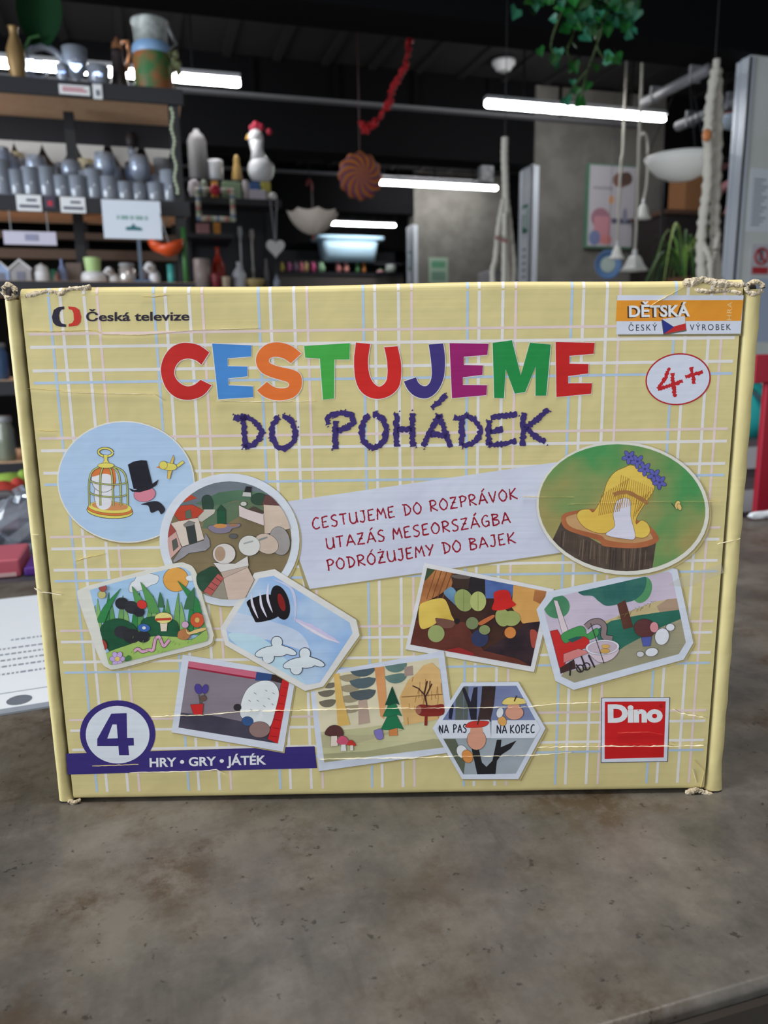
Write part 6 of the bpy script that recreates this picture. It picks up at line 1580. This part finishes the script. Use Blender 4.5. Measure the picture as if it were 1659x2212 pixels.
loft([rrect(hx, .19, hH * .84), rrect(hx * 1.2, .225, hH * .86), rrect(hx * 1.2, .225, hH), rrect(hx * .98, .18, hH)], mat('paler_rim', (176, 210, 230), .3), 'rim', r, False)

# ---- blue tray, spider plant, things at the far side
c = at_y(1312, 572, 4.9)
r = thing('round_tray', tuple(c), 'round blue tray hanging below the poster', 'tray'); r.rotation_euler = (PI / 2, 0, -.2)
R_ = .085
MB().lathe([(0, 0), (R_, 0), (R_ * 1.12, .012), (R_ * 1.14, .02), (R_, .008), (0, .008)], seg=32).build('rim', col(84, 116, 160, .3), r, smooth=True)
MB().lathe([(0, .01), (R_ * .62, .01), (R_ * .62, .012), (0, .012)], seg=28).build('painted_centre', col(160, 176, 170), r)
MB().tube([(0, R_, .01), (0, R_ + ZC - c.z - .08, .01)], .002, 5).build('hanging_wire', M_black, r)
st = thing('plant_stand', (xpx(1470, 640, 3.9), 3.9, 0), 'slim dark stand under the spider plant', 'plant stand')
zS = zpx(1470, 640, 3.9)
MB().lathe([(0, zS - .02), (.12, zS - .02), (.12, zS), (0, zS)], seg=20).build('top', M_woodf, st)
MB().lathe([(0, 0), (.14, 0), (.14, .02), (.02, .03), (.02, zS - .021), (0, zS - .021)], seg=14).build('leg', M_black, st)
r = thing('spider_plant', (st.location.x, 3.9, zS), 'green spider plant with arching leaves beside the rope hanger', 'plant')
MB().lathe([(0, 0), (.06, 0), (.085, .1), (.09, .1), (.08, .1), (0, .09)], seg=18).build('pot', col(150, 110, 86), r, smooth=True)
m = MB()
for k in range(34):
    a = rnd.uniform(0, 2 * PI); L = rnd.uniform(.16, .34); hgt = rnd.uniform(.08, .25); w = rnd.uniform(.007, .014); mm = col(*rnd.choice([(134, 176, 80), (90, 140, 70), (160, 186, 100), (66, 100, 56)]))
    vs = []
    for i in range(9):
        t = i / 8; d = L * t; z = .1 + hgt * math.sin(t * PI * .95) * 1.3 - .12 * t * t
        ww = w * (1 - t * .9); vs += [(d * math.cos(a) - ww * math.sin(a), d * math.sin(a) + ww * math.cos(a), z), (d * math.cos(a), d * math.sin(a), z - ww * .5), (d * math.cos(a) + ww * math.sin(a), d * math.sin(a) - ww * math.cos(a), z)]
    fs = []
    for i in range(8):
        q = 3 * i; fs += [(q, q + 1, q + 4, q + 3), (q + 1, q + 2, q + 5, q + 4)]
    m.add(vs, fs, mm)
m.build('leaves', None, r, smooth=True)
# dark cupboard with a carton and pink cloths behind the pillars
Yc_ = 4.9
xa, xb = xpx(1440, 450, Yc_), xpx(1625, 450, Yc_); zc1 = zpx(1500, 455, Yc_)
r = thing('dark_cupboard', ((xa + xb) / 2, Yc_ + .2, 0), 'dark cupboard between the pillars behind the rope hanger', 'cupboard')
h = (xb - xa) / 2
MB().box(-h, h, -.2, .2, 0, zc1 - .03).build('carcass', mat('black_brown', (36, 30, 30), .6), r); MB().box(-h - .02, h + .02, -.22, .2, zc1 - .029, zc1).build('top_board', mat('brown_board', (84, 60, 48), .6), r)
MB().box(-h + .02, h - .02, -.225, -.202, .1, zc1 - .1).build('door', mat('black_brown', (36, 30, 30), .6), r)
a, b = at_y(1493, 370, Yc_), at_y(1530, 370, Yc_)
r = thing('carton', ((a.x + b.x) / 2, Yc_ + .1, zc1), 'brown carton on the dark cupboard behind the rope hanger', 'carton')
MB().box(-(b.x - a.x) / 2, (b.x - a.x) / 2, -.05, .14, 0, a.z - zc1).build('body', mat('brown_cardboard', (150, 104, 68), .8), r); MB().box(-.02, .02, -.051, .141, a.z - zc1, a.z - zc1 + .001).build('tape', col(176, 140, 100), r)
def cloth(px, Y, m, label):
    P = [at_y(x, y, Y) for x, y in px]; o = Vector((sum(q.x for q in P) / len(P), Y, min(q.z for q in P)))
    r = thing('pink_cloth', tuple(o), label, 'cloth')
    mb = MB(); q = [(p.x - o.x, p.z - o.z) for p in P]; n = len(q)
    vs = []; 
    for dy in (0, .03):
        for i, (x, z) in enumerate(q): vs.append((x, dy + .02 * math.sin(i * 2.1), z))
    mb.add(vs, [tuple(range(n)), tuple(range(2 * n - 1, n - 1, -1))] + [(i, i + n, (i + 1) % n + n, (i + 1) % n) for i in range(n)])
    mb.build('fabric', m, r); return r
Mpk = mat('dusty_pink_cloth', (176, 124, 128), .9, bump=.3, bscale=30)
c1 = cloth([(1555, 405), (1572, 392), (1590, 380), (1612, 366), (1622, 372), (1622, 440), (1612, 446), (1596, 448), (1585, 452), (1572, 460), (1580, 440), (1592, 412), (1580, 405), (1562, 420), (1554, 415)], 4.3, Mpk, 'dusty pink cloth draped beside the bright pillar')
c2 = cloth([(1556, 352), (1580, 350), (1600, 346), (1596, 354), (1578, 360), (1562, 368), (1555, 366)], 4.35, mat('darker_pink_cloth', (140, 96, 98), .9), 'small brownish pink cloth hanging above the larger pink cloth')
ra = thing('clothes_rail', (c1.location.x - .15, 4.33, 0), 'thin dark rail carrying the pink cloths', 'clothes rail')
zr = zpx(1600, 345, 4.33)
MB().tube([(-.35, 0, zr), (1.1, 0, zr)], .009, 8).build('rail', M_black, ra)
m = MB(); m.tube([(-.35, 0, 0), (-.35, 0, zr)], .01, 8); m.build('post', M_black, ra)
m = MB(); m.tube([(1.1, 0, 0), (1.1, 0, zr)], .01, 8); m.build('post', M_black, ra)
lathe_item('vase', 1583, 1594, 556, zpx(1588, 640, 4.2), 4.2, P_bottle, col(190, 40, 100), 'small bright pink bottle near the bright pillar edge', 'vase')
tb = thing('side_table', (xpx(1588, 640, 4.2), 4.25, 0), 'small dark table under the pink bottle', 'table'); zt_ = zpx(1588, 640, 4.2)
MB().box(-.22, .22, -.15, .15, zt_ - .02, zt_).build('table_top', col(96, 72, 58), tb)
for sx in (-.19, .19):
    for sy in (-.12, .12): MB().box(sx - .015, sx + .015, sy - .015, sy + .015, 0, zt_ - .021).build('leg', M_woodf, tb)
# white shelf behind the far pillar gap
x0, x1 = xpx(995, 590, 8.0), xpx(1085, 590, 8.0)
r = thing('pale_cabinet', ((x0 + x1) / 2, 7.3, 0), 'pale grey cabinet standing in front of the farthest pillar', 'cabinet'); hh = zpx(1030, 585, 7.3)
MB().box(-.26, .26, -.2, .2, 0, hh).build('carcass', col(150, 148, 152), r, bevel=.01); MB().box(-.24, -.005, -.212, -.201, .08, hh - .05).build('door', col(160, 158, 162), r); MB().box(.005, .24, -.212, -.201, .08, hh - .05).build('door', col(160, 158, 162), r)
tag_plate(926, 968, 556, 612, 8.09, 'pale green poster on the farthest concrete pillar', [('printed_text', .15, .85, .6, .85, col(80, 130, 100)), ('printed_text', .15, .85, .1, .45, col(96, 124, 110))], name='poster', sheet=col(140, 160, 142))

# ---- on and behind the counter
pz = COUNTER_Z
q4 = [at_z(x, y, pz) for x, y in ((-70, 1306), (140, 1282), (160, 1506), (-40, 1542))]
cen = sum(q4, Vector()) / 4
r = thing('printed_sheet', (cen.x, cen.y, pz), 'white printed form in a clear punched sleeve lying on the counter', 'paper')
ux = (q4[1] - q4[0]).normalized(); uy = Vector((-ux.y, ux.x, 0)); Wd = (q4[1] - q4[0]).length / 2; Hd = (q4[0] - q4[3]).length / 2
r.rotation_euler = (0, 0, math.atan2(ux.y, ux.x))
MB().box(-Wd, Wd, -Hd, Hd, 0.0002, .0010).build('paper_sheet', mat('form_paper', (232, 238, 250), .35), r)
MB().box(-Wd, Wd, -Hd - .008, -Hd - .0005, 0.0002, .0016).build('sleeve_edge', mat('clear_sleeve', (150, 158, 172), .15), r)
m = MB()
for k, (y_, l0, l1) in enumerate(((.05, -.2, .6), (-.1, -.9, .7), (-.2, -.85, .6), (-.3, -.9, .75), (-.4, -.8, .75), (-.52, -.6, .7))):
    x_ = l0
    while x_ < l1:
        w = rnd.uniform(.03, .09); m.box(Wd * x_, Wd * (x_ + w), Hd * y_ - .0016, Hd * y_ + .0016, .00102, .00112); x_ += w + .03
m.build('printed_text', col(140, 144, 160), r)
MB().box(-Wd, Wd, -Hd * .80, -Hd * .79, .00102, .0011).build('sleeve_weld', col(150, 156, 170), r)
m = MB(); m.lathe([(0, .00112), (.008, .00112), (.008, .00102), (0, .00102)], (0, 0, 0), 18); o = m.build('punched_hole', col(110, 116, 128), r); hp = at_z(42, 1515, pz) - Vector((cen.x, cen.y, pz)); o.location = (hp.dot(ux), hp.dot(uy), 0)
# table behind the counter with boxes and bag
tz = COUNTER_Z - .02
r = thing('packing_table', (-.35, 1.16, 0), 'dark packing table close behind the counter', 'table')
MB().box(-.6, .45, -.3, .3, tz - .03, tz).build('table_top', col(70, 70, 76), r)
for sx in (-.57, .42):
    for sy in (-.27, .27): MB().box(sx - .02, sx + .02, sy - .02, sy + .02, 0, tz - .031).build('leg', M_black, r)
def on_table(x0, x1, top, Y, m, label, name, depth, cat):
    return block_item(name, x0, x1, top, tz, Y, m, label, cat, depth)
r, h, H = on_table(-50, 42, 1214, .93, col(190, 92, 108), 'flat pink box with a pale mark behind the counter', 'gift_box', .08, 'box')
MB().box(-h * .1, h * .8, -.001, -.0002, H * .1, H * .3).build('pale_mark', col(206, 170, 170), r)
on_table(50, 110, 1226, .93, col(90, 48, 140), 'purple box next to the flat pink box', 'gift_box', .08, 'box')
c = at_y(-10, 1180, 1.2)
r = thing('grey_bag', (c.x, 1.22, tz), 'big dull grey rounded bag behind the pink box', 'bag')
Hb = zpx(10, 1078, 1.22) - tz
MB().lathe([(0, 0), (.13, 0), (.155, .03), (.15, Hb * .5), (.11, Hb * .85), (.05, Hb * .98), (0, Hb)], seg=24).build('body', mat('grey_felt', (86, 84, 90), .9), r, smooth=True)
MB().tube([(-.07, 0, Hb * .9), (-.05, 0, Hb * 1.12), (.02, 0, Hb * 1.12), (.04, 0, Hb * .92)], .008, 8).build('handle', col(90, 88, 92), r, smooth=True)
c = at_y(48, 1240, 1.02)
r = thing('clear_bag', (c.x, 1.055, tz), 'crumpled clear plastic bag between the grey bag and the purple box', 'bag')
m = MB(); m.ball((0, 0, .035), .036, (1.2, .6, 1), None, 12, 8, .18); m.build('film', thin_glass('clear_film', (230, 238, 250), 0.18), r)
MB().tube([(0, 0, .065), (.004, 0, .075), (.0, 0, .085)], .008, 6).build('knot', thin_glass('clear_film', (230, 238, 250), 0.18), r)
c = at_y(30, 1060, 1.68)
r = thing('toy_bucket', (c.x - .05, 1.72, 0), 'dark bin holding colourful toys behind the grey bag', 'bin')
hz = zpx(30, 1075, 1.72)
MB().lathe([(0, 0), (.16, 0), (.2, hz), (.19, hz), (.15, .03), (0, .03)], seg=22).build('body', mat('black_plastic', (28, 28, 32), .5), r, smooth=True)
for i, (px, py, cc, lab) in enumerate(((12, 1052, (180, 60, 50), 'red toy on top of the dark bin'), (20, 1040, (140, 170, 70), 'lime green toy on top of the dark bin'), (38, 1050, (170, 150, 150), 'pinkish grey toy on top of the dark bin'))):
    c = at_y(px, py, 1.72)
    t_ = thing('soft_toy', (c.x, 1.68 + .035 * i, hz - .01), lab, 'toy')
    m = MB(); m.ball((0, 0, c.z - hz + .005), .03, (1.3, .9, .8), None, 10, 7, .1); m.build('body', col(*cc, .8), t_, smooth=True); m = MB(); m.ball((.03, 0, c.z - hz + .02), .014, (1, 1, 1), None, 8, 6); m.build('head', col(*cc, .8), t_, smooth=True)
# red stand
Yr = 1.15
xa, xb = xpx(1643, 950, Yr), xpx(1690, 950, Yr); zt_ = zpx(1640, 766, Yr); zm = zpx(1640, 828, Yr)
r = thing('red_stand', (xa, Yr, 0), 'red painted wooden stand behind the counter end', 'stand')
Mr = mat('red_paint', (166, 30, 50), .45)
MB().box(.004, xb - xa, 0, .012, 0, zm).build('post', Mr, r, bevel=.002); MB().box(-.03, .5, -.006, .036, zm + .0005, zt_).build('top_rail', Mr, r, bevel=.002); MB().box(.45, .48, 0, .03, 0, zm).build('post', Mr, r)
c = at_y(1624, 880, 1.5)
r = thing('teal_bag', (c.x + .02, 1.55, 0), 'teal bag standing on a white crate behind the red stand', 'bag'); za, zb_ = zpx(1624, 826, 1.55), zpx(1624, 938, 1.55)
r.location.z = zb_
MB().lathe([(0, 0), (.06, 0), (.075, (za - zb_) * .3), (.07, (za - zb_) * .8), (.03, za - zb_), (0, za - zb_)], seg=20).build('body', mat('teal_fabric', (28, 150, 150), .7), r, smooth=True)
MB().tube([(-.03, -.05, (za - zb_) * .9), (-.02, -.08, (za - zb_) * .7), (.01, -.08, (za - zb_) * .66)], .006, 6).build('strap', col(30, 60, 70), r)
cr = thing('white_crate', (r.location.x, 1.55, 0), 'whitish slatted crate under the teal bag', 'crate')
for k in range(4):
    z1_ = zb_ - .001 - k * .1; MB().box(-.14, .14, -.13, -.115, z1_ - .06, z1_ - .012).build('slat', col(186, 184, 190), cr)
MB().box(-.14, .14, -.113, .12, 0, zb_ - .001).build('crate_body', col(96, 84, 88), cr)
for i, (px, py, w) in enumerate(((1616, 1111, .018), (1654, 1112, .014))):
    c = at_z(px, py + 6, pz)
    r = thing('paper_scrap', (c.x, min(c.y, .82), pz), ('longer ' if i == 0 else 'small crumpled ') + 'white paper scrap on the counter edge at the red stand', 'paper')
    m = MB(); m.ball((0, 0, .006), .0065, (w / .0065, .8, .85), None, 8, 6, .15); m.build('scrap', M_paper, r); r.location.z = pz + .0003
